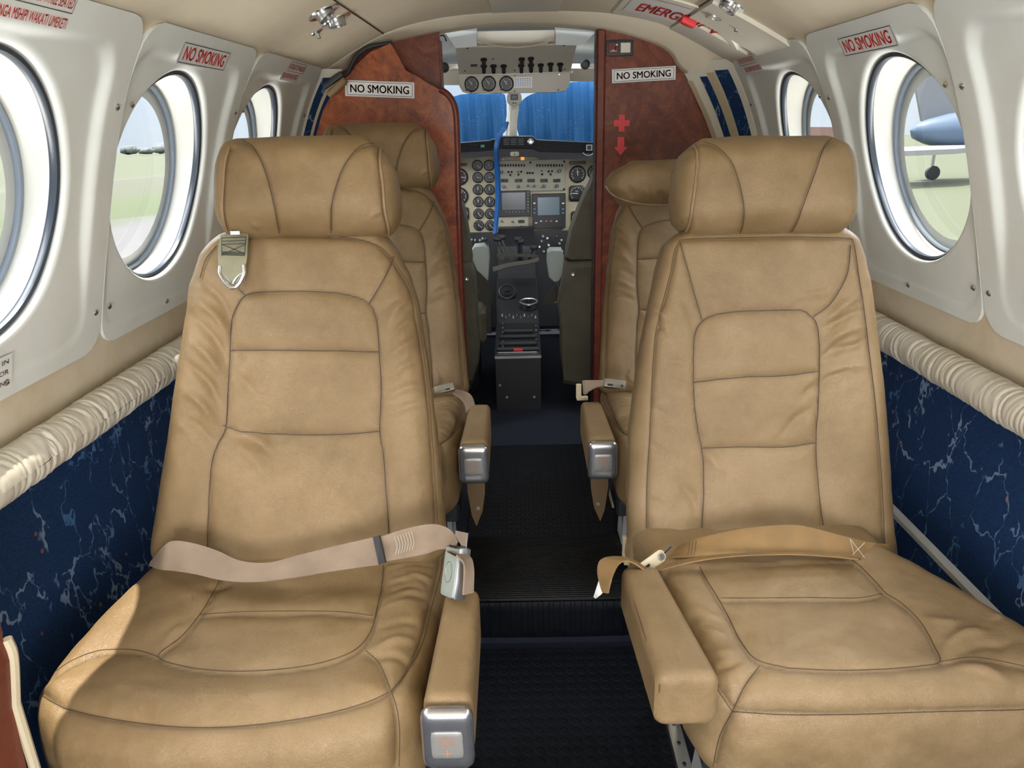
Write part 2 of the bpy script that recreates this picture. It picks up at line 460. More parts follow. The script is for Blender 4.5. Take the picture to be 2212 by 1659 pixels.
def upholster(v, f, seams, folds=(), puff=.006, sig=.014, regions=(), noise=.0012, piping=(), mt=None, name='cushion', parent=None, seed=1, rnd=()):
    """v world coords. seams: px polylines. folds: (x1,y1,x2,y2,amp,width). regions: (px polygon, extra puff)"""
    nr = normals(v, f)
    tree = BVHTree.FromPolygons([tuple(q) for q in v], [tuple(int(a) for a in q) for q in f])
    def cast(px):
        pts = []
        for x, y in px:
            h = tree.ray_cast(Vector(CAM), Vector(ray(x, y)))
            if h[0] is not None: pts.append((np.array(h[0]), np.array(h[1])))
        return pts
    lines = []; pxs = []; dmin = np.full(len(v), 1e9)
    for s in list(seams)+list(piping):
        px = smooth(s, 10); pts = cast(px)
        if len(pts) < 2: continue
        pl = np.array([q[0] for q in pts]); lines.append((pl, np.array([q[1] for q in pts])))
        d, _ = seg_dist(v, pl); dmin = np.minimum(dmin, d); pxs.append(px)
    front = ((v-CAM)*nr).sum(1) < 0
    disp = np.zeros(len(v)); ext = np.zeros(len(v))
    pv = proj(v)
    for poly, a in regions:
        ins = inpoly(pv, smooth(np.array(list(poly)+[poly[0]]), 6)) & front
        ext[ins] += a
    disp += (puff+ext)*(1-np.exp(-dmin/sig))-puff
    rr = random.Random(seed); fl = list(folds)
    for (x0, y0, x1, y1, n_, ang, ln, amp, wd) in rnd:   # random folds in a px box
        for _ in range(n_):
            cx_, cy_ = rr.uniform(x0, x1), rr.uniform(y0, y1); a = R(ang+rr.uniform(-18, 18)); L = ln*rr.uniform(.5, 1.2)/2
            fl.append((cx_-L*math.cos(a), cy_+L*math.sin(a), cx_+L*math.cos(a), cy_-L*math.sin(a), amp*rr.uniform(-1.1, .7), wd*rr.uniform(.6, 1.3)))
    for (x1, y1, x2, y2, amp, wd) in fl:
        mx, my = (x1+x2)/2+(y2-y1)*.08, (y1+y2)/2-(x2-x1)*.08
        pts = cast(smooth([(x1, y1), (mx, my), (x2, y2)], 4))
        if len(pts) < 2: continue
        pl = np.array([q[0] for q in pts]); near = np.linalg.norm(v-pl.mean(0), axis=1) < np.linalg.norm(pl[-1]-pl[0])*.6+wd*3
        if not near.any(): continue
        d, tt = seg_dist(v[near], pl); disp[near] += 1.9*amp*np.exp(-(d/(wd*.72))**2)*np.sin(np.pi*np.clip(tt, .03, .97))**.7
    disp += noise*vnoise(v*22, seed)+noise*.5*vnoise(v*55, seed+3)
    v2 = v+nr*disp[:, None]
    mb = MB(); mb.add(v2, f, mt or M['leather'])
    npip = len(piping); tree = BVHTree.FromPolygons([tuple(q) for q in v2], [tuple(int(a) for a in q) for q in f]); l2 = []
    for (pl, ns), px in zip(lines, pxs):
        pts = cast(px); l2.append((np.array([q[0] for q in pts]), np.array([q[1] for q in pts])) if len(pts) > 1 else (pl, ns))
    lines = l2
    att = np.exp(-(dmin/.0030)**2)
    for i, (pl, ns) in enumerate(lines):
        isp = i >= len(lines)-npip
        if isp: mb.tube(pl+ns*.001, .0028, M['piping'], 6)
        mb.tube(pl+ns*(.0003 if not isp else .003), .00062, M['thread'], 5)
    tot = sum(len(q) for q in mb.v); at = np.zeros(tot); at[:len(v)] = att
    return mb.build(name, parent, attr=at, sharp=80)

class Frame:
    def __init__(s, O, tilt, yaw=0):
        s.O = np.array(O, float); cy_, sy_ = math.cos(yaw), math.sin(yaw)
        s.eu = np.array([cy_, sy_, 0]); back = np.array([-sy_, cy_, 0])
        s.eh = back*math.sin(tilt)+np.array([0, 0, math.cos(tilt)]); s.en = -back*math.cos(tilt)+np.array([0, 0, math.sin(tilt)])
    def pt(s, u, n, h): return s.O+np.outer(u, s.eu)+np.outer(n, s.en)+np.outer(h, s.eh)
    def hit(s, x, y, n=0):
        d = ray(x, y); O = s.O+n*s.en; t = ((O-CAM)@s.en)/(d@s.en); q = CAM+t*d-s.O; return q@s.eu, q@s.eh
def slab(fr, left, right, top, bot, t, rad, res, crown=.012, prof=None):
    """upholstered slab standing in frame fr; px outlines left/right, px points top & bottom; thickness t"""
    L = sorted([fr.hit(*q, -t/2)[::-1] for q in left]); Rr = sorted([fr.hit(*q, -t/2)[::-1] for q in right])
    h1 = fr.hit(*top, -t/2)[1]; h0 = fr.hit(*bot, -t/2)[1]
    w = .5; H = h1-h0
    n = (int(w/res), max(8, int(t/res)), int(H/res))
    v, f = rbox_geo((w, t, H), rad, n)
    # grid density: keep; warp x
    h = v[:, 2]+(h0+h1)/2; s = v[:, 0]/(w/2)
    ul = np.interp(h, [a for a, _ in L], [b for _, b in L]); ur = np.interp(h, [a for a, _ in Rr], [b for _, b in Rr])
    u = (ul+ur)/2+s*(ur-ul)/2
    nn = -v[:, 1]-t/2   # front is -y side
    k = (nn > -t*.5)
    nn = nn+crown*(1-s**2)*np.clip((nn+t)/t, 0, 1)*np.clip(1-np.abs(v[:, 2]/(H/2))**4, 0, 1)
    if prof is not None: nn = nn+prof(s, (h-h0)/H)*np.clip((nn+t)/t, 0, 1)
    return fr.pt(u, nn, h), f
# ------------------------------------------------------------------ seats
def lerp_out(L, Rr, ycoord, sx):
    pass
def cushion_geo(left, right, ztop, yback, yfront, thick, rad, res, bow=.05, w=.5, tiltz=0.0, belly=.012):
    """seat cushion; left/right px outlines on the plane z=ztop-.03, y range"""
    A = sorted([tuple(P(x, y, Z=ztop-.03)[[1, 0]]) for x, y in left]); B = sorted([tuple(P(x, y, Z=ztop-.03)[[1, 0]]) for x, y in right])
    D = yback-yfront
    v, f = rbox_geo((w, D, thick), rad, (int(w/res), int(D/res), int(thick/res/1.3)))
    y = v[:, 1]+(yback+yfront)/2; s = v[:, 0]/(w/2)
    fr_ = np.clip((yback-y)/D, 0, 1)
    xl = np.interp(y, [a for a, _ in A], [b for _, b in A]); xr = np.interp(y, [a for a, _ in B], [b for _, b in B])
    x = (xl+xr)/2+s*(xr-xl)/2
    y = y-bow*(1-np.clip(np.abs(s), 0, 1)**2.2)*fr_**3+.0
    z = v[:, 2]+ztop-thick/2
    low = np.clip((ztop-z)/thick, 0, 1)
    y -= belly*np.sin(np.pi*low)*fr_**4
    z += tiltz*fr_
    return np.stack([x, y, z], 1), f

def armrest_geo(y0, y1, xa0, xa1, xb0, xb1, ztop, h, rad, droop=0, res=.008):
    """from rear y1 (xb0..xb1) to front y0 (xa0..xa1)"""
    D = y1-y0; v, f = rbox_geo((1, D, h), (.22, rad*.6, rad*.9), (14, int(D/res), 12))
    t = (v[:, 1]+D/2)/D; s = v[:, 0]+.5
    x = (xa0*(1-t)+xb0*t)*(1-s)+(xa1*(1-t)+xb1*t)*s
    return np.stack([x, v[:, 1]+(y0+y1)/2, v[:, 2]+ztop-h/2-droop*(1-t)], 1), f

CAPTXT = ['PRESS', 'BUTTON', 'RELEASE']
def metal_cap(parent, cx, y, z, w, h, flipz=False):
    """chrome end cap with its small embossed label, facing aft (-Y)"""
    mb = MB(); v, f = rbox_geo((w, .022, h), (w*.2, .009, w*.2), (12, 6, 12)); mb.add(v, f, M['capm'], (cx, y-.004, z))
    o = mb.build('end_cap', parent); o['label'] = 'worn chrome end cap'
    mb = MB(); yl = y-.0155
    mb.rbox((w*.60, .003, w*.62), (.004, .0012, .004), M['capl'], (cx, yl, z-.002), n=(6, 3, 6))
    for i, s in enumerate(CAPTXT):
        q, ff = text_fit(s, w*.30, w*.055); q = np.stack([q[:, 0], 0*q[:, 0], q[:, 1]], 1); mb.add(q, ff, M['copper'], (cx, yl-.0018, z+w*.16-i*w*.085))
    a = w*.09; b = w*.013
    mb.quad((cx-a, yl-.0018, z-w*.2-b), (cx+a, yl-.0018, z-w*.2-b), (cx+a, yl-.0018, z-w*.2+b), (cx-a, yl-.0018, z-w*.2+b), M['copper'])
    mb.quad((cx-b, yl-.0018, z-w*.2-a), (cx+b, yl-.0018, z-w*.2-a), (cx+b, yl-.0018, z-w*.2+a), (cx-b, yl-.0018, z-w*.2+a), M['copper'])
    mb.build('cap_label', parent)

def seat_base(root, xc, yf, yb, side, z0=0.0, w=.42):
    """frame tray, sloping struts, floor shoes, lap of skirt"""
    mb = MB(); mb.box((w, yb-yf-.06, .05), M['dark'], (xc, (yf+yb)/2, .255+z0)); mb.build('seat_pan', root)
    for s in (-1, 1):
        x = xc+s*(w/2-.03)
        mb = MB()
        poly = [(yf+.06, .24+z0), (yf+.14, .24+z0), (yf+.20, z0+.012), (yf+.12, z0+.012)]
        v = [(x-.006, a, b) for a, b in poly]+[(x+.006, a, b) for a, b in poly]
        mb.add(v, [[3, 2, 1, 0], [4, 5, 6, 7], [0, 1, 5, 4], [1, 2, 6, 5], [2, 3, 7, 6], [3, 0, 4, 7]], M['alum'])
        mb.build('leg', root, smooth_=False)
        mb = MB()
        poly = [(yb-.10, .24+z0), (yb-.02, .24+z0), (yb+.06, z0+.012), (yb-.02, z0+.012)]
        v = [(x-.006, a, b) for a, b in poly]+[(x+.006, a, b) for a, b in poly]
        mb.add(v, [[3, 2, 1, 0], [4, 5, 6, 7], [0, 1, 5, 4], [1, 2, 6, 5], [2, 3, 7, 6], [3, 0, 4, 7]], M['cream'])
        mb.build('leg', root, smooth_=False)
        mb = MB(); mb.box((.03, yb-yf+.10, .016), M['steel'], (x, (yf+yb)/2+.03, z0+.009))
        for k in range(9): mb.cyl(.004, .003, M['black'], (x, yf+.05+k*.05, z0+.0165), seg=8)
        mb.build('floor_rail', root)

def copy_thing(o, loc=None, label=None, skip=(), mirror=False):
    c = o.copy(); COL.objects.link(c)
    if loc is not None: c.location = loc; c['wloc'] = [float(q) for q in loc]
    if label: c['label'] = label
    for ch in list(o.children):
        if ch.name.split('.')[0] in skip: continue
        d = ch.copy(); COL.objects.link(d); d.parent = c
        if mirror:
            me = ch.data.copy(); me.transform(Matrix.Diagonal((-1, 1, 1, 1))); me.flip_normals(); d.data = me
            d.location.x = -ch.location.x
        for g in list(ch.children):
            e = g.copy(); COL.objects.link(e); e.parent = d
            if mirror:
                me = g.data.copy(); me.transform(Matrix.Diagonal((-1, 1, 1, 1))); me.flip_normals(); e.data = me
    return c

RES = .0042
GS = 'tan leather cabin seats facing aft'
# ---- near seat on the left -------------------------------------------------
A_root = thing('passenger_chair', 'near tan leather seat with olive shoulder strap end hanging over its backrest', 'seat', (-.395, 1.0, 0.0), GS)
tA = math.atan2(.24, .60)
frA = Frame((-.395, 1.103, .47), tA)
leftA = [(338, 1190), (343, 1150), (350, 1090), (366, 985), (384, 860), (405, 725), (420, 620), (440, 560), (470, 515), (500, 500)]
rightA = [(972, 1190), (963, 1130), (955, 1030), (943, 920), (928, 800), (905, 655), (884, 590), (852, 525), (845, 505)]
v, f = slab(frA, leftA, rightA, (665, 492), (650, 1225), .115, (.055, .05, .05), RES, crown=.010,
            prof=lambda s, q: -.018*np.exp(-((q-.47)/.30)**2)*np.clip(1-s**2*1.3, 0, 1)+.012*np.exp(-(q/.16)**2))
innerA = [(448, 1215), (449, 1130), (456, 1010), (470, 960), (487, 925), (492, 850), (497, 762), (499, 700), (510, 665), (531, 638), (575, 631), (680, 630), (750, 637), (795, 655), (812, 690), (819, 760), (823, 850), (820, 930), (828, 985), (836, 1090), (841, 1190)]
seamsA = [innerA, [(497, 757), (650, 757), (819, 760)], [(482, 919), (505, 927), (530, 933), (640, 939), (760, 937), (820, 931)],
          [(531, 638), (512, 620), (494, 588), (478, 560)], [(797, 656), (825, 610), (850, 560), (846, 556)],
          [(500, 509), (580, 503), (670, 506), (740, 512), (800, 524), (835, 545), (868, 590), (893, 640), (908, 720), (922, 820), (930, 900), (937, 1000), (944, 1110), (947, 1180)],
          [(468, 530), (445, 560), (432, 600)]]
foldsA = [(430, 600, 500, 700, -.004, .010), (420, 640, 495, 735, .004, .010), (412, 680, 492, 790, -.004, .009), (410, 735, 480, 815, .004, .010), (400, 780, 478, 880, -.0045, .010),
          (395, 840, 470, 925, .004, .010), (392, 900, 462, 960, -.003, .010), (500, 930, 600, 985, .004, .014), (480, 950, 580, 1030, -.003, .014),
          (840, 740, 905, 680, -.0035, .009), (835, 780, 918, 725, .0035, .009), (832, 820, 915, 775, -.0035, .009), (835, 860, 925, 830, .003, .009), (838, 700, 890, 640, .003, .009), (835, 900, 925, 870, -.003, .009),
          (530, 760, 520, 800, -.002, .010), (500, 800, 560, 870, -.0025, .012), (560, 640, 540, 690, -.0015, .01), (740, 935, 700, 985, .002, .012), (455, 1180, 520, 1205, .003, .012)]
regA = [(innerA, .0035)]
bkA = upholster(v, f, seamsA, foldsA, puff=.0055, sig=.011, regions=regA, name='backrest', parent=A_root, seed=3,
                rnd=[(400, 620, 480, 1000, 10, -42, 90, .0022, .008), (840, 640, 920, 1050, 12, 28, 90, .0018, .008)])
# headrest
frHA = Frame(frA.pt([0], [.018], [0])[0], tA-.06)
v, f = slab(frHA, [(477, 500), (475, 440), (478, 380), (484, 325), (510, 295)], [(862, 515), (867, 470), (864, 420), (856, 370), (838, 325), (800, 298)], (645, 301), (665, 515), .125, (.042, .055, .06), RES, crown=.022)
pushv = v.copy()
hdA = upholster(v, f, [[(522, 302), (545, 316), (565, 350), (580, 395), (592, 445), (603, 503)], [(826, 318), (805, 310), (775, 318), (745, 355), (725, 405), (716, 450), (715, 503)]],
                [(800, 470, 830, 455, .002, .006), (540, 480, 560, 495, .002, .008)], puff=.006, sig=.02, name='headrest', parent=A_root, seed=9,
                piping=[[(495, 318), (486, 350), (482, 400), (480, 450), (484, 480), (490, 500)], [(822, 320), (820, 350), (826, 400), (830, 450), (838, 490), (840, 508)]])
# cushion
ZC = .465
leftC = [(335, 1225), (300, 1255), (200, 1350), (130, 1430), (75, 1495), (62, 1560)]
rightC = [(962, 1190), (962, 1240), (950, 1320), (930, 1400), (915, 1470), (905, 1560)]
cyb, cyf = 1.24, .775
v, f = cushion_geo(leftC, rightC, ZC, cyb, cyf, .20, (.05, .055, .05), RES, bow=.045)
ringA = [(480, 1235), (470, 1262), (435, 1322), (392, 1375), (342, 1418), (400, 1440), (460, 1448), (530, 1450), (620, 1444), (700, 1430), (765, 1405), (800, 1365), (815, 1310), (825, 1260), (828, 1215)]
seamC = [ringA, [(430, 1328), (520, 1322), (650, 1320), (740, 1322), (806, 1330)],
         [(76, 1492), (130, 1525), (200, 1545), (300, 1562), (400, 1571), (500, 1570), (600, 1560), (700, 1543), (790, 1518), (845, 1493)],
         [(955, 1205), (950, 1245), (930, 1320), (912, 1390), (880, 1450), (845, 1493)], [(790, 1405), (820, 1435), (845, 1493)], [(845, 1493), (857, 1530), (863, 1580), (862, 1655)],
         [(95, 1470), (150, 1430), (210, 1406), (270, 1403), (310, 1408), (342, 1419)]]
foldsC = [(815, 1390, 905, 1380, .003, .010), (820, 1350, 915, 1345, -.0025, .010), (800, 1410, 900, 1430, -.003, .010), (850, 1250, 945, 1250, .0025, .010), (845, 1290, 940, 1290, -.0025, .010), (850, 1225, 945, 1220, -.002, .008),
          (440, 1270, 500, 1262, -.003, .012), (360, 1380, 400, 1345, .002, .01), (250, 1480, 330, 1560, -.0015, .012), (420, 1460, 410, 1560, -.0012, .012)]
csA = upholster(v, f, seamC, foldsC, puff=.010, sig=.022, regions=[(ringA, -.002)], name='seat_cushion', parent=A_root, seed=5, noise=.0016,
                rnd=[(830, 1230, 930, 1400, 8, 5, 80, .0016, .008), (160, 1440, 700, 1540, 8, 80, 60, .0010, .012)])
# armrest
ax0, ax1 = -.172, -.106
v, f = armrest_geo(.765, 1.01, ax0, ax1, -.163, -.108, .474, .100, .02)
mb = MB(); mb.add(v, f, M['leather']); mb.build('armrest', A_root)
metal_cap(A_root, -.139, .757, .424, .068, .094)
# bracket below the armrest
def arm_bracket(root, x, y, ztop, side=1):
    mb = MB(); poly = [(-.020, 0), (.018, 0), (.020, -.075), (.012, -.125), (-.004, -.165), (-.014, -.135), (-.022, -.07)]; n = len(poly)
    v = [(x+a, y-.08, ztop+b) for a, b in poly]+[(x+a*.8, y+.03, ztop+b*.9) for a, b in poly]
    mb.add(v, [list(range(n))[::-1], list(range(n, 2*n))]+[[i, (i+1) % n, n+(i+1) % n, n+i] for i in range(n)], M['bracket'])
    mb.cyl(.005, .004, M['steel'], (x+.002, y-.078, ztop-.115), euler(R(90)), 10)
    mb.build('arm_bracket', root)
arm_bracket(A_root, -.140, .90, .39)
seat_base(A_root, -.395, .80, 1.15, 1)
# lap belt of seat A : webbing, slider, buckle
def PY(lst): return [P(x, y, Y=Y_) for x, y, Y_ in lst]
mb = MB()
mb.ribbon(PY([(325, 1214, 1.09), (352, 1182, 1.05), (375, 1168, 1.045), (420, 1174, 1.045), (470, 1190, 1.04), (520, 1212, 1.03), (580, 1216, 1.025), (640, 1201, 1.03), (720, 1181, 1.035), (815, 1159, 1.035)]),
          PY([(322, 1222, 1.09), (345, 1230, 1.04), (375, 1233, 1.03), (420, 1240, 1.015), (470, 1252, 1.0), (515, 1257, .99), (570, 1256, .99), (640, 1247, .99), (720, 1234, 1.0), (828, 1219, 1.01)]), M['strap'])
mb.ribbon(PY([(822, 1160, 1.034), (880, 1142, 1.035), (930, 1133, 1.04), (960, 1138, 1.04), (980, 1152, 1.03), (990, 1172, 1.01)]),
          PY([(834, 1213, 1.008), (880, 1205, 1.0), (922, 1196, 1.0), (945, 1188, 1.01), (968, 1186, 1.01), (984, 1186, 1.0)]), M['strap'], th=.003)
for k in range(7):
    mb.tube(smooth(PY([(852+k*6, 1158-k*1.8, 1.025), (858+k*6, 1180-k*1.8, 1.012), (854+k*6, 1198-k*1.8, 1.002)]), 6), .00035, M['ruche'], 4)
belt = mb.build('lap_belt', A_root); belt['label'] = 'taupe webbing lap belt'
mb = MB(); a, b, c, d = PY([(805, 1160, 1.020), (819, 1157, 1.020), (832, 1216, 1.0), (818, 1221, 1.0)]); mb.quad(d, c, b, a, M['black'], .006)
mb.build('belt_slider', belt)
def buckle(parent, c, right_, up_, w, h, t, col1='steel', col2='greyarm', face_round=True):
    """lift lever buckle: case, lever plate, pin. axes right_, up_"""
    r_ = np.array(right_, float); r_ /= np.linalg.norm(r_); u_ = np.array(up_, float); u_ -= r_*(u_@r_); u_ /= np.linalg.norm(u_); n_ = np.cross(r_, u_)
    rm = np.stack([r_, u_, n_], 1)
    mb = MB(); v, f = rbox_geo((w, h, t), (.004, .004, .003), (6, 6, 5)); mb.add(v, f, M['steel'], c, rm)
    mb.add(*rbox_geo((w*.94, h*.95, t*.35), (.004, .005, .002), (6, 6, 4)), M[col2], c+n_*t*.42, rm)
    ring = [c+n_*t*.61+r_*w*.25*math.cos(a)+u_*h*.2*math.sin(a) for a in np.linspace(0, 2*math.pi, 25)]
    mb.tube(ring, .0005, M['steel'], 4)
    mb.box((w*.6, h*.08, t*1.05), M['black'], c+u_*h*.47, rm)
    mb.cyl(.005, .016, M['chrome'], c+u_*h*.5-r_*w*.65, rm@euler(0, R(90)), 12)
    mb.box((w*.9, h*.35, .002), M['chrome'], c+u_*h*.62-n_*t*.1, rm)
    return mb.build('buckle', parent)
cB = P(985, 1236, Y=.985)
buckle(belt, cB, P(1003, 1240, Y=.96)-P(966, 1228, Y=1.0), P(975, 1180, Y=1.01)-P(985, 1285, Y=.955), .042, .078, .022)
mb = MB(); mb.ribbon(PY([(965, 1190, .99), (1010, 1200, .985), (1022, 1225, .98), (1022, 1280, .975)]), PY([(985, 1200, .955), (1000, 1215, .955), (1003, 1235, .955), (1000, 1285, .955)]), M['strap'], th=.003)
mb.build('belt_anchor', A_root)
# shoulder strap end with chrome D fitting
def onback(x, y, off): u, h = frA.hit(x, y, off); return frA.pt([u], [off], [h])[0]
mb = MB()
tp = [onback(x, y, o) for x, y, o in [(478, 508, .012), (472, 540, .028), (473, 575, .030), (480, 596, .030), (492, 610, .028)]]
bt = [onback(x, y, o) for x, y, o in [(537, 505, .016), (535, 540, .030), (533, 565, .030), (525, 590, .030), (512, 612, .028)]]
mb.ribbon(tp, bt, M['olivew'], th=.004)
for k in range(3):
    for seg_ in ([(480+0, 514+k*7), (532, 512+k*7)], [(480, 544+k*3), (528, 546+k*3)]): mb.tube(smooth([onback(x, y, .034) for x, y in seg_], 4), .0006, M['ink'], 4)
for seg_ in ([(480, 528), (528, 548)], [(480, 550), (530, 528)], [(479, 513), (479, 553)], [(531, 511), (528, 552)]): mb.tube(smooth([onback(x, y, .034) for x, y in seg_], 4), .0006, M['ink'], 4)
ss = mb.build('shoulder_strap', A_root); ss['label'] = 'olive stitched shoulder strap end'
mb = MB(); mb.tube(smooth([onback(x, y, .032) for x, y in [(475, 575), (475, 592), (488, 612), (503, 622), (517, 613), (527, 592), (527, 573)]], 6), .0036, M['chrome'], 10)
mb.tube(smooth([onback(x, y, .030) for x, y in [(478, 590), (492, 600), (502, 612), (512, 600), (525, 588)]], 5), .0022, M['chrome'], 8)
mb.build('strap_hook', ss)
mb = MB(); mb.box((.016, .002, .006), M['signw'], onback(508, 503, .03)); mb.build('size_tag', ss)

# ---- near seat on the right ------------------------------------------------
B_root = thing('passenger_chair', 'near tan leather seat with boxy padded armrest and golden brown lap belt', 'seat', (.41, 1.05, 0.0), GS)
tB = math.atan2(.175, .60)
frB = Frame((.41, 1.203, .47), tB)
leftB = [(1350, 1200), (1356, 1150), (1355, 1060), (1357, 960), (1368, 850), (1385, 740), (1403, 650), (1418, 580), (1432, 530), (1452, 500)]
rightB = [(1922, 1200), (1917, 1140), (1913, 1050), (1908, 950), (1900, 860), (1888, 760), (1878, 680), (1868, 610), (1858, 560), (1845, 520), (1832, 500)]
v, f = slab(frB, leftB, rightB, (1645, 494), (1640, 1225), .115, (.045, .045, .035), RES, crown=.012,
            prof=lambda s, q: -.016*np.exp(-((q-.45)/.30)**2)*np.clip(1-s**2*1.3, 0, 1)+.012*np.exp(-(q/.16)**2))
innerB = [(1512, 1215), (1517, 1130), (1520, 1060), (1518, 985), (1508, 930), (1500, 870), (1498, 790), (1500, 730), (1512, 700), (1540, 682), (1600, 673), (1720, 670), (1750, 682), (1764, 700), (1770, 740), (1770, 800), (1768, 870), (1763, 940), (1764, 1000), (1771, 1080), (1780, 1150), (1781, 1190)]
seamsB = [innerB, [(1499, 826), (1600, 815), (1690, 812), (1769, 802)], [(1517, 968), (1600, 965), (1690, 966), (1763, 956)],
          [(1468, 522), (1485, 580), (1500, 635), (1516, 690)], [(1758, 684), (1790, 660), (1815, 625), (1832, 585), (1838, 530)],
          [(1468, 519), (1500, 516), (1620, 513), (1740, 512), (1830, 515), (1843, 522), (1848, 545), (1856, 600), (1868, 680), (1880, 780), (1892, 880), (1902, 1000), (1908, 1100), (1911, 1180)],
          [(1468, 519), (1456, 545), (1448, 590), (1430, 660), (1415, 730), (1408, 830), (1404, 930), (1398, 1030), (1396, 1110), (1397, 1200)]]
foldsB = [(1780, 720, 1870, 670, -.0035, .009), (1780, 745, 1872, 705, .0035, .009), (1780, 775, 1875, 745, -.0035, .009), (1782, 700, 1860, 640, .0035, .010), (1780, 810, 1880, 790, .003, .009), (1700, 660, 1780, 630, .003, .010), (1700, 670, 1800, 610, -.002, .010),
          (1730, 860, 1770, 830, -.003, .010), (1690, 940, 1760, 880, -.003, .012), (1470, 640, 1500, 720, -.002, .010), (1440, 780, 1490, 790, -.0025, .008), (1440, 820, 1495, 840, .002, .008),
          (1400, 700, 1440, 725, -.003, .007), (1395, 660, 1440, 690, .003, .008), (1470, 1040, 1510, 1120, -.004, .012), (1440, 1130, 1500, 1180, .003, .012), (1520, 975, 1560, 1040, .003, .012)]
bkB = upholster(v, f, seamsB, foldsB, puff=.0055, sig=.011, regions=[(innerB, .003)], name='backrest', parent=B_root, seed=13, mt=M['leather2'],
                rnd=[(1780, 640, 1875, 900, 12, 25, 90, .0020, .008), (1410, 700, 1490, 1100, 9, -20, 60, .0018, .008)])
frHB = Frame(frB.pt([0], [.020], [0])[0], tB-.03)
v, f = slab(frHB, [(1462, 505), (1449, 480), (1448, 430), (1455, 370), (1465, 335), (1490, 305)], [(1822, 510), (1833, 480), (1836, 420), (1832, 370), (1822, 325), (1795, 298)], (1650, 298), (1650, 512), .135, (.042, .060, .055), RES, crown=.022)
hdB = upholster(v, f, [[(1520, 306), (1550, 318), (1580, 350), (1598, 400), (1607, 450), (1604, 490), (1598, 505)], [(1795, 300), (1780, 318), (1762, 370), (1740, 430), (1722, 480), (1708, 504)]],
                [], puff=.006, sig=.02, name='headrest', parent=B_root, seed=19, mt=M['leather2'],
                piping=[[(1498, 316), (1506, 330), (1505, 370), (1498, 430), (1490, 480), (1478, 508)]])
leftD = [(1385, 1235), (1405, 1265), (1450, 1345), (1490, 1420), (1540, 1500), (1560, 1560)]
rightD = [(1925, 1205), (1960, 1222), (2060, 1275), (2212, 1365), (2330, 1440), (2430, 1530)]
v, f = cushion_geo(leftD, rightD, ZC, 1.30, .800, .20, (.05, .05, .045), RES, bow=.01, w=.52)
ringB = [(1512, 1225), (1525, 1250), (1550, 1290), (1575, 1335), (1600, 1385), (1635, 1425), (1700, 1443), (1800, 1448), (1900, 1446), (1980, 1440), (2030, 1430), (2018, 1395), (1990, 1345), (1950, 1305), (1915, 1282), (1890, 1255), (1860, 1225), (1840, 1210)]
seamD = [ringB[:7], ringB[9:], ringB[6:10], [(1558, 1292), (1640, 1292), (1750, 1291), (1850, 1292), (1905, 1283)],
         [(1640, 1440), (1610, 1480), (1582, 1536)], [(1407, 1242), (1430, 1290), (1470, 1370), (1530, 1460), (1582, 1537)],
         [(1582, 1537), (1700, 1544), (1850, 1543), (2000, 1538), (2212, 1533), (2300, 1530)], [(1582, 1537), (1555, 1590), (1540, 1655)], [(2030, 1430), (2100, 1420), (2180, 1432), (2250, 1450)]]
foldsD = [(2040, 1390, 2140, 1360, .0035, .010), (2060, 1410, 2170, 1390, -.003, .010), (2080, 1340, 2000, 1330, .002, .010), (1590, 1400, 1500, 1400, .002, .010), (1600, 1420, 1540, 1440, -.003, .010), (1480, 1330, 1560, 1340, -.002, .010), (1500, 1360, 1580, 1375, .002, .010), (2060, 1430, 2180, 1470, .003, .012)]
csB = upholster(v, f, seamD, foldsD, puff=.009, sig=.020, regions=[(ringB, -.003)], name='seat_cushion', parent=B_root, seed=15, noise=.0016, mt=M['leather2'],
                rnd=[(2040, 1320, 2180, 1440, 8, 15, 90, .0016, .009), (1450, 1280, 1540, 1420, 8, -5, 60, .0014, .008)])
v, f = armrest_geo(.785, 1.045, .134, .218, .122, .182, .487, .085, .016)
mb = MB(); mb.add(v, f, M['leather2'])
mb.tube([(.139, .79, .478), (.132, .90, .482), (.128, 1.03, .481)], .0008, M['thread'], 5)
mb.box((.003, .003, .014), M['bracket'], (.1395, .7885, .466), b=.001)
ar = mb.build('armrest', B_root)
seat_base(B_root, .43, .84, 1.22, -1, w=.40)
# perforated light rail & side bar
mb = MB(); mb.box((.018, .62, .012), M['alum'], (.722, 1.20, .405)); mb.build('side_rail', B_root)
mb = MB(); c0 = P(1357, 1178, Y=1.26)
mb.box((.022, .012, .040), M['cream'], c0); mb.box((.022, .035, .012), M['cream'], c0+np.array([0, -.01, -.022])); mb.cyl(.006, .06, M['steel'], c0+np.array([0, 0, -.02]), euler(0, R(90)), 10)
mb.build('recline_lever', B_root)
mb = MB()
mb.ribbon(PY([(1452, 1187, 1.14), (1500, 1166, 1.12), (1580, 1147, 1.115), (1650, 1137, 1.11), (1715, 1134, 1.11), (1760, 1142, 1.11), (1820, 1158, 1.115), (1880, 1172, 1.13), (1920, 1176, 1.15)]),
          PY([(1440, 1205, 1.10), (1500, 1202, 1.085), (1580, 1199, 1.08), (1650, 1197, 1.08), (1715, 1197, 1.08), (1770, 1198, 1.08), (1830, 1203, 1.085), (1880, 1208, 1.10), (1928, 1212, 1.12)]), M['strap2'], th=.002)
mb.ribbon(PY([(1418, 1225, 1.055), (1500, 1205, 1.065), (1600, 1195, 1.075), (1710, 1193, 1.08), (1800, 1197, 1.08), (1860, 1206, 1.08)]),
          PY([(1408, 1237, 1.045), (1500, 1213, 1.045), (1600, 1201, 1.055), (1710, 1198, 1.06), (1800, 1203, 1.06), (1855, 1209, 1.06)]), M['strap2'], th=.002)
for k in range(3): mb.tube(smooth(PY([(1490+k*7, 1172-k*2, 1.10), (1486+k*7, 1199, 1.075)]), 4), .0005, M['thread'], 4)
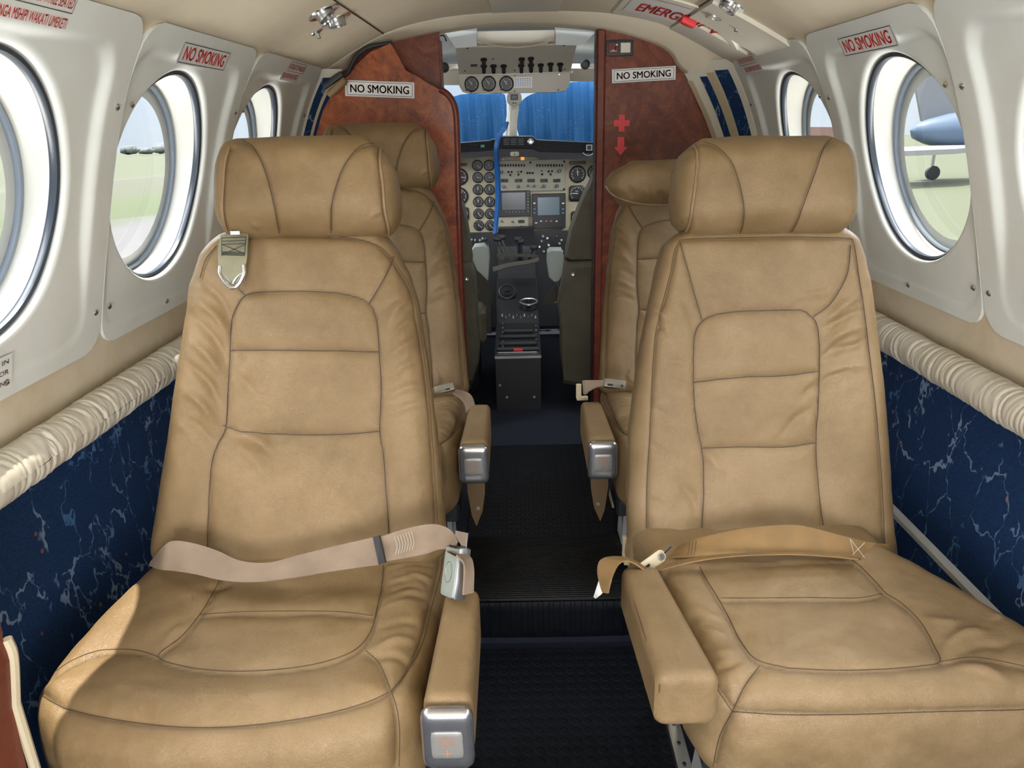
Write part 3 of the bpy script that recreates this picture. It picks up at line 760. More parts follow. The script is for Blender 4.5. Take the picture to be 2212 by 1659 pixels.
for s_ in ([(1838, 1166), (1868, 1205)], [(1868, 1172), (1840, 1200)], [(1836, 1163), (1846, 1202)]): mb.tube(smooth(PY([(x, y, 1.08) for x, y in s_]), 4), .0004, M['ruche'], 4)
beltB = mb.build('lap_belt', B_root); beltB['label'] = 'golden brown webbing lap belt'
mb = MB(); c0 = P(1408, 1215, Y=1.06); rr_ = P(1440, 1193, Y=1.08)-P(1380, 1237, Y=1.04); rr_ /= np.linalg.norm(rr_)
uu = np.array([0, .55, .83]); uu -= rr_*(uu@rr_); uu /= np.linalg.norm(uu); rm = np.stack([rr_, uu, np.cross(rr_, uu)], 1)
mb.rbox((.062, .021, .006), (.010, .010, .002), M['cream'], c0, rm, (8, 6, 3))
mb.lathe([(0, .008), (.006, .008), (.007, .0)], M['steel'], c0+rr_*.018, rm, 6); mb.box((.014, .005, .007), M['black'], c0-rr_*.014, rm); mb.tube([c0+rr_*.026, c0+rr_*.048+uu*.003], .002, M['chrome'], 6)
mb.build('belt_latch', beltB)
mb = MB()
mb.ribbon(PY([(1400, 1228, 1.05), (1360, 1207, 1.05), (1320, 1203, 1.045), (1296, 1212, 1.04), (1291, 1235, 1.03), (1296, 1260, 1.02), (1302, 1280, 1.01)]),
          PY([(1398, 1236, 1.03), (1370, 1217, 1.03), (1350, 1212, 1.025), (1336, 1220, 1.02), (1325, 1240, 1.01), (1318, 1262, 1.0), (1314, 1282, 1.0)]), M['strap2'], th=.0025)
tl = mb.build('belt_tail', beltB)
mb = MB(); mb.ribbon(PY([(1297, 1240, 1.035), (1291, 1262, 1.03), (1282, 1290, 1.02)]), PY([(1303, 1265, 1.02), (1302, 1280, 1.015), (1286, 1293, 1.01)]), M['signw'], th=.0006)
lb = mb.build('care_label', tl) if False else mb.build('care_label', beltB)

# ---- far left seat: a copy one row further forward -------------------------
C_root = copy_thing(A_root, (-.402, 1.0+.77, .022), 'tan leather cabin seat behind the left front-row seat, close to the burl partition', skip=('lap_belt', 'shoulder_strap', 'belt_anchor'))
# ---- far right seat: same model handed the other way, slouched headrest ----
D_root = copy_thing(A_root, (.405, 1.0+.80, .012), 'tan leather cabin seat behind the right front-row seat, with a slouched pillow headrest', skip=('lap_belt', 'shoulder_strap', 'belt_anchor', 'headrest', 'end_cap', 'cap_label'), mirror=True)
mx = .405-(-.139+.395)
metal_cap(D_root, mx, .757+.80, .424+.012, .068, .094)
frD = Frame((.405, 1.103+.80, .482), tA)
v, f = slab(Frame(frD.pt([0], [.035], [0])[0], tA-.25), [(1322, 425), (1306, 405), (1308, 388), (1320, 372), (1345, 355)], [(1500, 440), (1530, 420), (1545, 395), (1540, 372), (1500, 350)], (1430, 345), (1425, 443), .11, (.07, .052, .045), .006, crown=.02)
upholster(v, f, [], [(1355, 400, 1370, 430, -.003, .01), (1395, 405, 1400, 432, .003, .01), (1425, 410, 1430, 436, -.003, .008)], puff=.0, name='headrest', parent=D_root, seed=29,
          piping=[[(1309, 402), (1322, 418), (1345, 430), (1380, 439), (1430, 441), (1460, 438), (1500, 434)]])
# belts of the far seats
mb = MB(); mb.ribbon(PY([(985, 842, 1.80), (1008, 848, 1.80), (1020, 858, 1.78), (1028, 885, 1.76)]), PY([(978, 850, 1.77), (996, 862, 1.76), (1004, 875, 1.75), (1008, 892, 1.74)]), M['strap'], th=.003)
bC = mb.build('lap_belt', C_root)
mb = MB(); c0 = P(960, 840, Y=1.78); rm = rot_to((0, -.75, .65)); rm = rm@euler(0, 0, R(14)); mb.rbox((.052, .022, .014), (.003, .003, .003), M['steel'], c0, rm, (5, 5, 5)); mb.box((.012, .004, .002), M['black'], c0+rm@np.array([.008, -.006, .007]), rm)
mb.build('buckle', bC)
mb = MB(); mb.ribbon(PY([(1262, 822, 1.84), (1290, 822, 1.83), (1315, 822, 1.82), (1350, 830, 1.82)]), PY([(1264, 850, 1.80), (1290, 836, 1.80), (1315, 835, 1.80), (1350, 840, 1.80)]), M['strap'], th=.003)
mb.ribbon(PY([(1258, 822, 1.84), (1262, 824, 1.84), (1272, 832, 1.83)]), PY([(1260, 850, 1.80), (1264, 852, 1.80), (1270, 848, 1.80)]), M['strap'], th=.003)
bD = mb.build('lap_belt', D_root)
mb = MB(); c0 = P(1328, 830, Y=1.79); rm = rot_to((0, -.75, .65))@euler(0, 0, R(-8)); mb.rbox((.056, .024, .014), (.003, .003, .003), M['steel'], c0, rm, (5, 5, 5)); mb.box((.014, .005, .002), M['black'], c0+rm@np.array([-.012, -.006, .007]), rm)
mb.cyl(.003, .002, M['black'], c0+rm@np.array([.018, -.005, .006]), rm, 8)
mb.build('buckle', bD)
mb = MB(); c0 = P(1250, 845, Y=1.86); mb.box((.014, .01, .04), M['cream'], c0); mb.box((.03, .012, .01), M['cream'], c0+np.array([.01, 0, -.02])); mb.build('recline_lever', D_root)
# ------------------------------------------------------------------ cabin shell
PZ = [0.0, .05, .15, .30, .50, .66, .70, .79, .883, .93, 1.01, 1.09, 1.15, 1.24, 1.30, 1.34, 1.37]
PX = [.70, .73, .775, .815, .838, .838, .832, .818, .803, .782, .760, .735, .715, .682, .652, .622, .60]
PZa, PXa = np.array(PZ), np.array(PX)
def prof(z): return np.interp(z, PZa, PXa)
_zz = np.linspace(.6, 1.37, 60); _c = np.polyfit(PZa[5:], PXa[5:], 4)
def wallx(z):
    z = np.asarray(z, float); q = np.polyval(_c, z); return np.where(z > .66, q, np.interp(z, PZa, PXa))
Y0, Y1 = -1.6, 2.62
# sidewalls (blue fabric below, beige band above) -------------------------------------------------
ys = np.linspace(Y0, Y1, 30)
for s, nm in ((-1, 'left'), (1, 'right')):
    w = snode('wall_'+nm)
    z = np.array([0, .03, .08, .16, .26, .40, .52, .60, .66]); g = np.stack([np.stack([np.full_like(z, 0)+s*wallx(z), np.full_like(z, y), z], 1) for y in ys], 0)
    mb = MB(); mb.grid(g, M['blue'], flip=(s > 0)); 
    # lower seam
    zl = .50; mb.tube([(s*(wallx(zl)-.0005), y, zl) for y in (Y0, Y1)], .0012, M['carpet'], 5)
    mb.build('fabric_panel', w)
    z = np.linspace(.655, .86, 8); g = np.stack([np.stack([s*(wallx(z)+.006), np.full_like(z, y), z], 1) for y in ys], 0)
    mb = MB(); mb.grid(g, M['band'], flip=(s > 0)); mb.build('upper_band', w)
    z = np.linspace(1.30, 1.42, 6); g = np.stack([np.stack([s*(wallx(z)+.010), np.full_like(z, y), z], 1) for y in ys], 0)
    mb = MB(); mb.grid(g, M['band'], flip=(s > 0)); mb.build('top_band', w)

# window cells -------------------------------------------------------------------------------------
HZ, HR, HV = 1.084, .203, .200
def ell(th, a, b): return a*np.cos(th), b*np.sin(th)
def rrect(th, hw, hh, r_, n=6.0):
    c, s = np.cos(th), np.sin(th); k = (np.abs(c/hw)**n+np.abs(s/hh)**n)**(-1/n); return k*c, k*s
SCREWS = [(-1, .135), (1, .130), (-1, -.215), (1, -.215), (0, -.262)]
PITCHY = .545
def window_cell(nwin, yc, s, p0, p1):
    """yc centre of the opening; panel spans yc-.205 .. yc+.335"""
    root = snode('window_%d' % nwin)
    py, pz = (p0+p1)/2, (.795+1.345)/2; hw, hh = (p1-p0)/2-.002, (1.345-.795)/2
    th = np.linspace(0, 2*np.pi, 145); nth = len(th)
    ex, ez = ell(th, HR+.010, HV+.010)
    # direction from opening centre to panel outline
    ox = np.zeros(nth); oz = np.zeros(nth)
    for i, a in enumerate(th):
        lo, hi = 0, 1.
        c_, s_ = math.cos(a), math.sin(a)
        for _ in range(30):
            m_ = (lo+hi)/2; x = c_*m_-(py-yc); z_ = s_*m_-(pz-HZ)
            dx = max(abs(x)-(hw-.05), 0); dz = max(abs(z_)-(hh-.05), 0)
            if math.hypot(dx, dz) < .05: lo = m_
            else: hi = m_
        ox[i], oz[i] = c_*lo, s_*lo
    rows = []
    # deep reveal out to the pane
    def surf(y, z): return s*wallx(z)
    def recess(y, z):
        r0_, r1_ = p0+.010, p1-.062; ry, rz = y-(r0_+r1_)/2, z-1.062
        d = np.maximum(np.maximum(np.abs(ry)-((r1_-r0_)/2-.05), 0)**2, 0)+np.maximum(np.abs(rz)-.186, 0)**2
        a = .05; d = np.sqrt(d)-a
        q = 1/(1+np.exp(d/.0028)); fade = 1/(1+np.exp(-(z-.955)/.03)); return .015*q*(.12+.88*fade)
    paneX = lambda z: s*(.822-.25*(z-1.09))
    ts = list(np.linspace(0, 1, 56))
    for k in (4, 3, 2, 1):   # lip, quarter round
        ph = k/4*math.pi/2; rad = .010*(1-math.sin(ph)); dep = .010*(1-math.cos(ph))
        y_, z_ = ell(th, HR+rad, HV+rad); rows.append((yc+y_, HZ+z_, dep))
    for t in ts: rows.append((yc+ex*(1-t)+ox*t, HZ+ez*(1-t)+oz*t, 0))
    pts = []
    for y, z, dep in rows: pts.append(np.stack([surf(y, z)+s*(recess(y, z)+dep), y, z], 1))
    # rounded outer edge
    y, z, _ = rows[-1]; cy_, cz_ = py, pz
    for dd, oo in ((.003, .0), (.006, .003), (.007, .007), (.007, .030)):
        yy = y+(y-cy_)/hw*.0+np.sign(y-cy_)*0; k = 1+ (dd-.003)/.27
        pts.append(np.stack([surf(z, z)*0+s*(wallx(z)+oo+.001), cy_+(y-cy_)*(1-.007*0+0*k), cz_+(z-cz_)], 1))
    mb = MB(); mb.grid(np.array(pts), M['white'], flip=(s < 0))
    panel = mb.build('panel', root, sharp=60)
    # reveal tube with step, then pane rings
    mb = MB(); rows = []
    y_, z_ = ell(th, HR, HV); x0 = surf(yc+y_, HZ+z_)+s*(recess(yc+y_, HZ+z_)+.010)
    for q, sh in ((0, 0), (.04, 0), (.3, .004), (.9, .012), (1, .012)):
        yy, zz = ell(th, HR-sh, HV-sh); rows.append(np.stack([x0*(1-q)+paneX(HZ+zz)*q, yc+yy, HZ+zz], 1))
    yy, zz = ell(th, HR-.04, HV-.04); rows.append(np.stack([paneX(HZ+zz)+s*.001, yc+yy, HZ+zz], 1))
    mb.grid(np.array(rows), M['reveal'], flip=(s < 0)); mb.build('reveal', root)
    for nm, q, rr_, ma, inn in (('inner_seal', .13, .0085, 'rubber', .001), ('outer_seal', .93, .007, 'seal2', .013)):
        yy, zz = ell(th[:-1], HR-inn-.004, HV-inn-.004); xx = x0[:-1]*(1-q)+paneX(HZ+zz)*q
        ring = np.stack([xx, yc+yy, HZ+zz], 1); sec = []
        for a in np.linspace(0, 2*np.pi, 9):
            yy, zz = ell(th, HR-inn-.003+rr_*.62*math.cos(a), HV-inn-.003+rr_*.62*math.cos(a)); xx = x0*(1-q)+paneX(HZ+zz)*q+rr_*math.sin(a)
            sec.append(np.stack([xx, yc+yy, HZ+zz], 1))
        mb = MB(); mb.grid(np.array(sec), M[ma]); mb.build(nm, root)
    # inner clear ring lens just past the seal, and the pane
    yy, zz = ell(th, HR-.012, HV-.012); mb = MB(); ctr = [(float(paneX(HZ)), yc, HZ)]; rg = np.stack([paneX(HZ+zz), yc+yy, HZ+zz], 1)[:-1]
    n = len(rg); mb.add(np.concatenate([rg, ctr]), [[i, (i+1) % n, n] for i in range(n)], M['glass']); mb.build('pane', root)
    # screws in the panel flange
    mb = MB()
    for dy, dz in SCREWS:
        y = py+dy*(hw-.022); z = pz+dz+.012; nrm = np.array([-s*1.0, 0, -.28])
        mb.lathe([(.0035, .0), (.0058, .0), (.0058, .0012), (.004, .003), (0, .0034)], M['chrome'], (float(s*(wallx(z)-.0005)), y, z), rot_to(nrm), 14)
        mb.box((.005, .001, .001), M['black'], (float(s*(wallx(z)-.0042)), y, z-.001), rot_to(nrm))
    mb.build('screw', root)
    # outer shell around the opening keeps daylight out of the gaps
    mb = MB(); oy, oz_ = rrect(th, hw+.004, .30, 0, 30); iy, iz = ell(th, HR+.004, HV+.004)
    a = np.stack([s*(wallx(HZ+iz)+.034), yc+iy, HZ+iz], 1); zz = np.clip(pz+oz_, .76, 1.40); b = np.stack([s*(wallx(zz)+.034), py+oy, zz], 1)
    mb.grid(np.array([a, b]), M['reveal'], flip=(s < 0)); mb.build('backing', root)
    return root
wn = 1
for k in range(-2, 3):
    for s_ in (-1, 1):
        window_cell(wn, 1.008+.548*k, s_, .78+PITCHY*k, 1.325+PITCHY*k+(.055 if k == 2 else 0)); wn += 1

# gathered fabric bolsters -------------------------------------------------------------------------
def bolster(s, nm, seed):
    ny = 1900; nt = 22; y = np.concatenate([np.linspace(Y0, .3, 200, endpoint=False), np.linspace(.3, Y1-.02, ny-200)]); th = np.linspace(0, 2*np.pi, nt)
    rg = random.Random(seed); cuts = []; q = Y0
    while q < Y1: q += rg.uniform(.003, .012); cuts.append((q, rg.uniform(-1.2, 1.6), rg.uniform(.25, 1), rg.uniform(0, 6.3), rg.uniform(.9, 2.4)))
    Yg, T = np.meshgrid(y, th, indexing='ij'); dr = np.zeros_like(Yg)
    for (c, sl, am, tc_, tw_) in cuts:
        d = Yg-c-.011*sl*np.sin(T-.6)-.003*np.sin(2*T+c*40); m_ = np.abs(d) < .02
        am = am*np.exp(-((np.mod(T[m_]-tc_+np.pi, 2*np.pi)-np.pi)/tw_)**2)
        dr[m_] -= .0062*am*np.exp(-(np.abs(d[m_])/.0021))*(.6+.4*np.sin(T[m_]*1.0+c*90))
        dr[m_] += .0012*am*np.exp(-((d[m_]-.006)/.004)**2)
    r_ = .034+dr+.0012*vnoise(np.stack([Yg.ravel()*30, T.ravel(), T.ravel()*0], 1), seed).reshape(Yg.shape)
    cx_ = s*.799; g = np.stack([cx_+r_*1.0*np.cos(T), Yg, .698+r_*np.sin(T)*1.05], 2)
    mb = MB(); mb.grid(g, M['ruche'], flip=False); o = mb.build(nm, None, sharp=180); struct(o); return o
bolster(-1, 'trim_1', 3); bolster(1, 'trim_2', 8)

# ceiling -------------------------------------------------------------------------------------------
CP = [(-.650, 1.330), (-.630, 1.343), (-.59, 1.365), (-.54, 1.392), (-.48, 1.422), (-.42, 1.447), (-.34, 1.468), (-.24, 1.484), (-.12, 1.492), (0, 1.495)]
CP = CP+[(-x, z) for x, z in CP[:-1][::-1]]
cps = smooth(np.array([(x, 0, z) for x, z in CP]), 6)
cyy = np.linspace(Y0, 2.50, 30)
g = np.stack([cps+np.array([0, y, 0]) for y in cyy], 0)
# front lip down to the bulkhead arch
A_arch = np.array([P(x, y, Y=2.575)*np.array([1, 0, 1]) for x, y in ((700, 172), (715, 158), (739, 152), (757, 138), (776, 113), (829, 93), (890, 79), (950, 66), (1030, 54), (1106, 50), (1200, 52), (1287, 60), (1350, 72), (1420, 95), (1450, 115), (1467, 143), (1485, 158))])
mb = MB(); mb.grid(g, M['ceil']); 
ctree = BVHTree.FromPolygons([tuple(q) for q in mb.v[0]], [tuple(q) for q in mb.f])
def ceilz(x): return float(np.interp(x, cps[:, 0], cps[:, 2]))
def ceiln(x): e = .004; t = np.array([2*e, 0, ceilz(x+e)-ceilz(x-e)]); n = np.array([t[2], 0, -t[0]]); return n/np.linalg.norm(n)
def onceil(px, py):
    h = ctree.ray_cast(Vector(CAM), Vector(ray(px, py))); return np.array(h[0]) if h[0] is not None else P(px, py, Y=2.49)
# lining joints
for x in (-.435, .435): mb.tube([(x, y, ceilz(x)-.0003) for y in (Y0, 2.49)], .0022, M['thread'], 5)
ceil_o = mb.build('ceiling', None); struct(ceil_o)
def ceil_strip(name, x0, x1, y0, y1, off, m, nx=14, ny=6, r_=.0):
    """shallow raised panel following the ceiling"""
    xs = np.linspace(x0, x1, nx); yy = np.linspace(y0, y1, ny); top = []
    for y in yy: top.append([np.array([x, y, ceilz(x)])+ceiln(x)*off for x in xs])
    top = np.array(top); bot = np.array([[np.array([x, y, ceilz(x)]) for x in xs] for y in yy])
    mb = MB(); mb.grid(top, m)
    for e_t, e_b, fl in ((top[0], bot[0], False), (top[-1], bot[-1], True), (top[:, 0], bot[:, 0], True), (top[:, -1], bot[:, -1], False)): mb.grid(np.array([e_t, e_b]), m, flip=fl)
    o = mb.build(name, None, sharp=30); struct(o); return o
tr = 3
def trim(f_, *a, **k):
    global tr
    o = f_('trim_%d' % tr, *a, **k); tr += 1; return o
trim(ceil_strip, -.10, .10, 1.60, 2.16, .004, M['ceil2']); trim(ceil_strip, -.10, .10, 2.18, 2.485, .004, M['ceil2'])
e0, e1_ = onceil(1322, 26), onceil(1417, 53)
trim(ceil_strip, float(e0[0]), .435, float(e0[1])-.38, float(e0[1]), .005, M['ceil2']); trim(ceil_strip, .44, .640, 1.96, 2.21, .010, M['ceil2']); trim(ceil_strip, .44, .640, 2.28, 2.485, .008, M['ceil2'])
# front soffit: from ceiling edge to the arch opening, and cream filler plate
def resample(pts, n):
    d = np.concatenate([[0], np.cumsum(np.linalg.norm(np.diff(pts, axis=0), axis=1))]); t = np.linspace(0, d[-1], n); return np.stack([np.interp(t, d, pts[:, k]) for k in range(3)], 1)
ce = resample(cps, 60); ar_ = resample(smooth(A_arch, 5), 60); ar_r = ar_.copy()
mb = MB(); mb.grid(np.array([ce+[0, 2.50, 0], ce*[1, 1, 1]+[0, 2.503, -.003], ar_+[0, 2.555, .006], ar_+[0, 2.565, .002], ar_+[0, 2.575, 0], ar_+[0, 2.66, 0]]), M['ceil']); o = mb.build('trim_%d' % tr, None, sharp=60); struct(o); tr += 1

# floor ---------------------------------------------------------------------------------------------
HUMP = .118
mb = MB(); mb.box((1.6, 3.1, .02), M['carpet'], (0, -.08, -.011), b=.001); 
mb.box((.46, 3.0, .006), M['mat'], (.03, -.06, .002), b=.001)
struct(mb.build('floor', None, smooth_=False))
mb = MB(); mb.box((1.6, 2.9, .02), M['carpet'], (0, 1.465+1.45+.01, HUMP-.011), b=.001); struct(mb.build('floor_forward', None, smooth_=False))
mb = MB(); mb.box((.44, .60, .005), M['mat'], (.03, 1.75+.30, HUMP+.002), b=.001); mb.box((.40, .9, .005), M['carpet'], (.03, 2.8, HUMP+.002), b=.001)
struct(mb.build('floor_mat', None, smooth_=False))
mb = MB(); mb.box((1.56, .012, HUMP), M['carpet'], (0, 1.470, HUMP/2), b=.002); mb.rbox((.44, .285, .008), (.004, .006, .003), M['rib'], (.03, 1.605, HUMP+.004), n=(3, 4, 4))
mb.rbox((.44, .008, .10), (.004, .003, .01), M['mat'], (.03, 1.462, .07), n=(3, 3, 4)); struct(mb.build('floor_step', None, sharp=60))

# bulkhead ------------------------------------------------------------------------------------------
def plate(poly, y, th, m, mb=None):
    """polygon of (x,z) at Y=y, thickness th going forward"""
    mb = mb or MB(); n = len(poly); v = [(a, y, b) for a, b in poly]+[(a, y+th, b) for a, b in poly]
    ar = sum(poly[i][0]*poly[(i+1) % n][1]-poly[(i+1) % n][0]*poly[i][1] for i in range(n))
    fs = [list(range(n)), list(range(n, 2*n))[::-1]]+[[i, n+i, n+(i+1) % n, (i+1) % n] for i in range(n)]
    if ar < 0: fs = [q[::-1] for q in fs]
    mb.add(v, fs, m); return mb
def pxz(lst, Y): return [tuple(P(x, y, Y=Y)[[0, 2]]) for x, y in lst]
YB, YL = 2.60, 2.48
xl_j = P(951, 120, Y=YB)[0]; xr_j = P(1288, 200, Y=YB)[0]
RBE = [tuple(P(x, y, Y=YB)[[2, 0]]) for x, y in ((1540, 298), (1522, 249), (1499, 199), (1478, 157))]
LBE = [tuple(P(x, y, Y=YL)[[2, 0]]) for x, y in ((683, 294), (695, 251), (711, 211), (738, 168))]
RBE = [(.13, .60), (.6, RBE[0][1]+.05), (.9, RBE[0][1]+.045), (1.0, RBE[0][1]+.035)]+RBE
LBE = [(.13, -.68), (.6, LBE[0][1]-.06), (.9, LBE[0][1]-.05), (1.0, LBE[0][1]-.035)]+LBE
def burl_edge(z, s): T_ = RBE if s > 0 else LBE; return np.interp(z, [a for a, _ in T_], [b for _, b in T_])
# right partition
rp = thing('burl_partition', 'right burl wood partition with red first aid cross and arrow decals', 'partition', (xr_j+.2, YB, HUMP))
out = [(xr_j, HUMP), (xr_j, float(np.interp(xr_j, ar_[:, 0], ar_[:, 2]))+.004)]
out += [(float(a[0])+.003, float(a[2])+.003) for a in ar_ if a[0] > xr_j+.01 and a[2] > 1.34]+[(float(burl_edge(z, 1))+.004, z) for z in np.linspace(1.33, .14, 16)]+[(.6, HUMP)]
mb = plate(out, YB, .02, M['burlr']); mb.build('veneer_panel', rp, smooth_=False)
mb = MB(); top = float(np.interp(xr_j, ar_[:, 0], ar_[:, 2])); mb.box((.030, .034, top-HUMP), M['mahog'], (xr_j+.013, YB, (top+HUMP)/2), b=.006); mb.box((.004, .04, top-HUMP-.01), M['black'], (xr_j-.004, YB+.004, (top+HUMP)/2), b=.001)
mb.build('edge_post', rp)
mb = MB(); a, b, c, d = [P(x, y, Y=YB-.002) for x, y in ((1322, 66), (1366, 72), (1352, 96), (1350, 98))]
mb.build('x', rp) if False else None
# left rear bulkhead leaf (dark), and forward cabinet partition (rounded)
lp = thing('bulkhead_panel', 'dark wood bulkhead panel behind the left burl partition', 'partition', (xl_j-.12, YB, HUMP))
out = [(xl_j, HUMP)]+[(xl_j, float(np.interp(xl_j, ar_[:, 0], ar_[:, 2]))+.004)]+[(float(a[0]), float(a[2])+.003) for a in ar_[::-1] if a[0] < xl_j-.01]+[(-.66, 1.2), (-.70, .9), (-.70, .3), (-.66, HUMP)]
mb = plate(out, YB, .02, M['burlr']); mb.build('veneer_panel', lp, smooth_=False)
mb = MB(); mb.box((.006, .05, 1.3), M['mahog'], (xl_j+.002, YB+.005, HUMP+.66), b=.001); mb.build('edge_post', lp)
lc = thing('burl_partition', 'left burl wood partition with rounded top corner and a notched peak', 'partition', (-.35, YL, HUMP))
edge = pxz([(738, 172), (755, 162), (770, 140), (800, 112), (843, 94), (852, 106), (876, 152), (900, 164), (925, 180), (950, 193), (967, 205), (978, 222), (984, 245), (987, 300), (989, 400), (992, 500), (996, 620)], YL)
xe = edge[-1][0]; out = edge+[(xe, .55), (xe-.01, HUMP)]+[(float(burl_edge(z, -1))-.003, z) for z in np.linspace(.13, 1.30, 16)]
mb = plate(out, YL, .02, M['burl']); mb.build('veneer_panel', lc, smooth_=False)
ed3 = [np.array([a, YL+.006, b]) for a, b in edge[9:]]; mb = MB(); mb.tube(smooth(ed3, 5), .011, M['mahog'], 10); mb.tube([ed3[-1], ed3[-1]+np.array([0, 0, -.45])], .011, M['mahog'], 10); mb.build('edge_post', lc)
# dark trim arch left above partition
mb = MB(); q = [P(x, y, Y=YL+.01) for x, y in ((846, 92), (800, 100), (772, 118), (756, 145), (748, 160), (722, 165))]
mb.tube(smooth(q, 5), .006, M['dark'], 8); o = struct(mb.build('trim_%d' % tr, None)); tr += 1
# side pillars with navy inlays and cream ribs
def pillar(s, name):
    root = snode(name); Ye = YB if s > 0 else YL+.01
    def strip(f0, f1, m, off, nm, ztop, zb=.13):
        z = np.linspace(zb, ztop, 40); A = np.stack([s*wallx(z)-s*.004, np.full_like(z, 2.472), z], 1); B = np.stack([burl_edge(z, s), np.full_like(z, Ye), z], 1)
        n_ = np.array([-s*.55, -.83, 0])*off; rows = [A*(1-f0)+B*f0+(np.array([s*.06, -.003, 0]) if f1-f0 > .95 else 0), A*(1-f0)+B*f0+n_, A*(1-f1)+B*f1+n_, A*(1-f1)+B*f1]
        mbb = MB(); mbb.grid(np.array(rows), m, flip=(s > 0)); mbb.build(nm, root, sharp=30)
    if s > 0: L_ = ((0, 1, 'ceil2', .001, 'liner', 1.345), (.10, .37, 'blue', .003, 'inlay', 1.315), (.39, .55, 'cream', .004, 'rib', 1.31), (.57, .72, 'blue', .003, 'inlay', 1.30), (.90, 1.0, 'cream', .010, 'rib', 1.29))
    else: L_ = ((0, 1, 'ceil2', .001, 'liner', 1.345), (.06, .48, 'blue', .003, 'inlay', 1.32), (.50, .68, 'cream', .004, 'rib', 1.29), (.70, 1.0, 'blue', .003, 'inlay', 1.27))
    for f0, f1, m, off, nm, zt_ in L_: strip(f0, f1, M[m], off, nm, zt_)
    return root
pillar(-1, 'trim_%d' % tr); tr += 1; pillar(1, 'trim_%d' % tr); tr += 1
# filler between pillar and right partition
mb = plate([(.50, 1.27), (.60, 1.36), (.68, 1.30), (.72, 1.2), (.80, .9), (.83, .6), (.72, HUMP), (.55, HUMP), (.60, .6), (.60, 1.05)], YB+.024, .01, M['ceil2'])
mb = plate([(-.50, 1.30), (-.60, 1.36), (-.68, 1.30), (-.72, 1.2), (-.80, .9), (-.83, .6), (-.72, HUMP), (-.64, HUMP), (-.68, .6), (-.66, 1.05)], YB+.024, .01, M['ceil2'], mb)
struct(mb.build('wall_front', None, smooth_=False))
# small tan padded block on left near the sign
t_ = thing('padded_bracket', 'tan padded bracket at the top corner of the left burl partition', 'bracket', tuple(P(730, 190, Y=2.44)))
mb = MB(); a = P(712, 200, Y=2.44); b = P(745, 178, Y=2.44); mb.rbox((.075, .03, .022), (.009, .010, .008), M['leather'], (a+b)/2, euler(0, R(-38)), (6, 5, 5)); mb.build('pad', t_)
mb = MB(); mb.rbox((.07, .02, .018), (.004, .004, .004), M['dark'], (a+b)/2+np.array([-.012, .01, .022]), euler(0, R(-32)), (4, 4, 4)); mb.build('mount', t_)
# cabinet at the lower left corner
t_ = thing('side_cabinet', 'wood side cabinet end with cream edge at the lower left', 'cabinet', (-.76, .55, 0))
c = [P(x, y, Y=.70) for x, y in ((0, 1310), (14, 1380), (28, 1420), (33, 1520), (33, 1700))]
poly = [(q[0], q[2]) for q in c]; poly = [(-.735, poly[0][1]+.03)]+poly[:-1]+[(poly[-1][0], 0.004), (-.69, 0.004)]
poly = [(max(-.735, a), b) for a, b in poly]
mb = plate(poly, .45, .245, M['mahog']); mb.build('body', t_, smooth_=False); mb = MB(); mb.tube(smooth([q+np.array([0, 0, 0]) for q in c[1:4]], 5), .006, M['cream'], 8); mb.tube([c[3], (c[3][0], .70, .01)], .006, M['cream'], 8); mb.build('edge_strip', t_)

# signs ---------------------------------------------------------------------------------------------
def wall_text(mb, txt, yc, zc, w, h, s, m, off=.0012, bold=.0):
    v, f = text_fit(txt, w, h, bold); y = yc-s*v[:, 0]; z = zc+v[:, 1]*.94
    mb.add(np.stack([s*(wallx(z)-off), y, z], 1), f, m)
def wall_plate(mb, yc, zc, w, h, s, m, off):
    y = np.linspace(yc-w/2, yc+w/2, 5); z = np.linspace(zc-h/2*.94, zc+h/2*.94, 4)
    g = np.array([np.stack([s*(wallx(z)-off), np.full_like(z, q), z], 1) for q in y]); mb.grid(g, m, flip=(s > 0))
def wall_border(mb, yc, zc, w, h, s, m, off, t=.0014):
    for a, b, ww, hh in ((0, h/2, w, t), (0, -h/2, w, t), (w/2, 0, t, h), (-w/2, 0, t, h)): wall_plate(mb, yc+a, zc+b*.94, ww, hh, s, m, off)
def no_smoking_wall(yc, zc, s, label):
    mb = MB(); wall_plate(mb, yc, zc, .235, .040, s, M['signw'], .0012); wall_border(mb, yc, zc, .225, .034, s, M['ink'], .0018); wall_text(mb, 'NO SMOKING', yc, zc, .198, .024, s, M['redp'], .0022, .018)
    o = mb.build('no_smoking_sign', None, smooth_=False, origin=(s*float(wallx(zc)), yc, zc)); tag(o, label, 'sign', 'no smoking signs')
no_smoking_wall(1.585, 1.3085, -1, 'white no smoking sticker with red letters above the second left window')
no_smoking_wall(1.575, 1.305, 1, 'white no smoking sticker with red letters above the second right window')
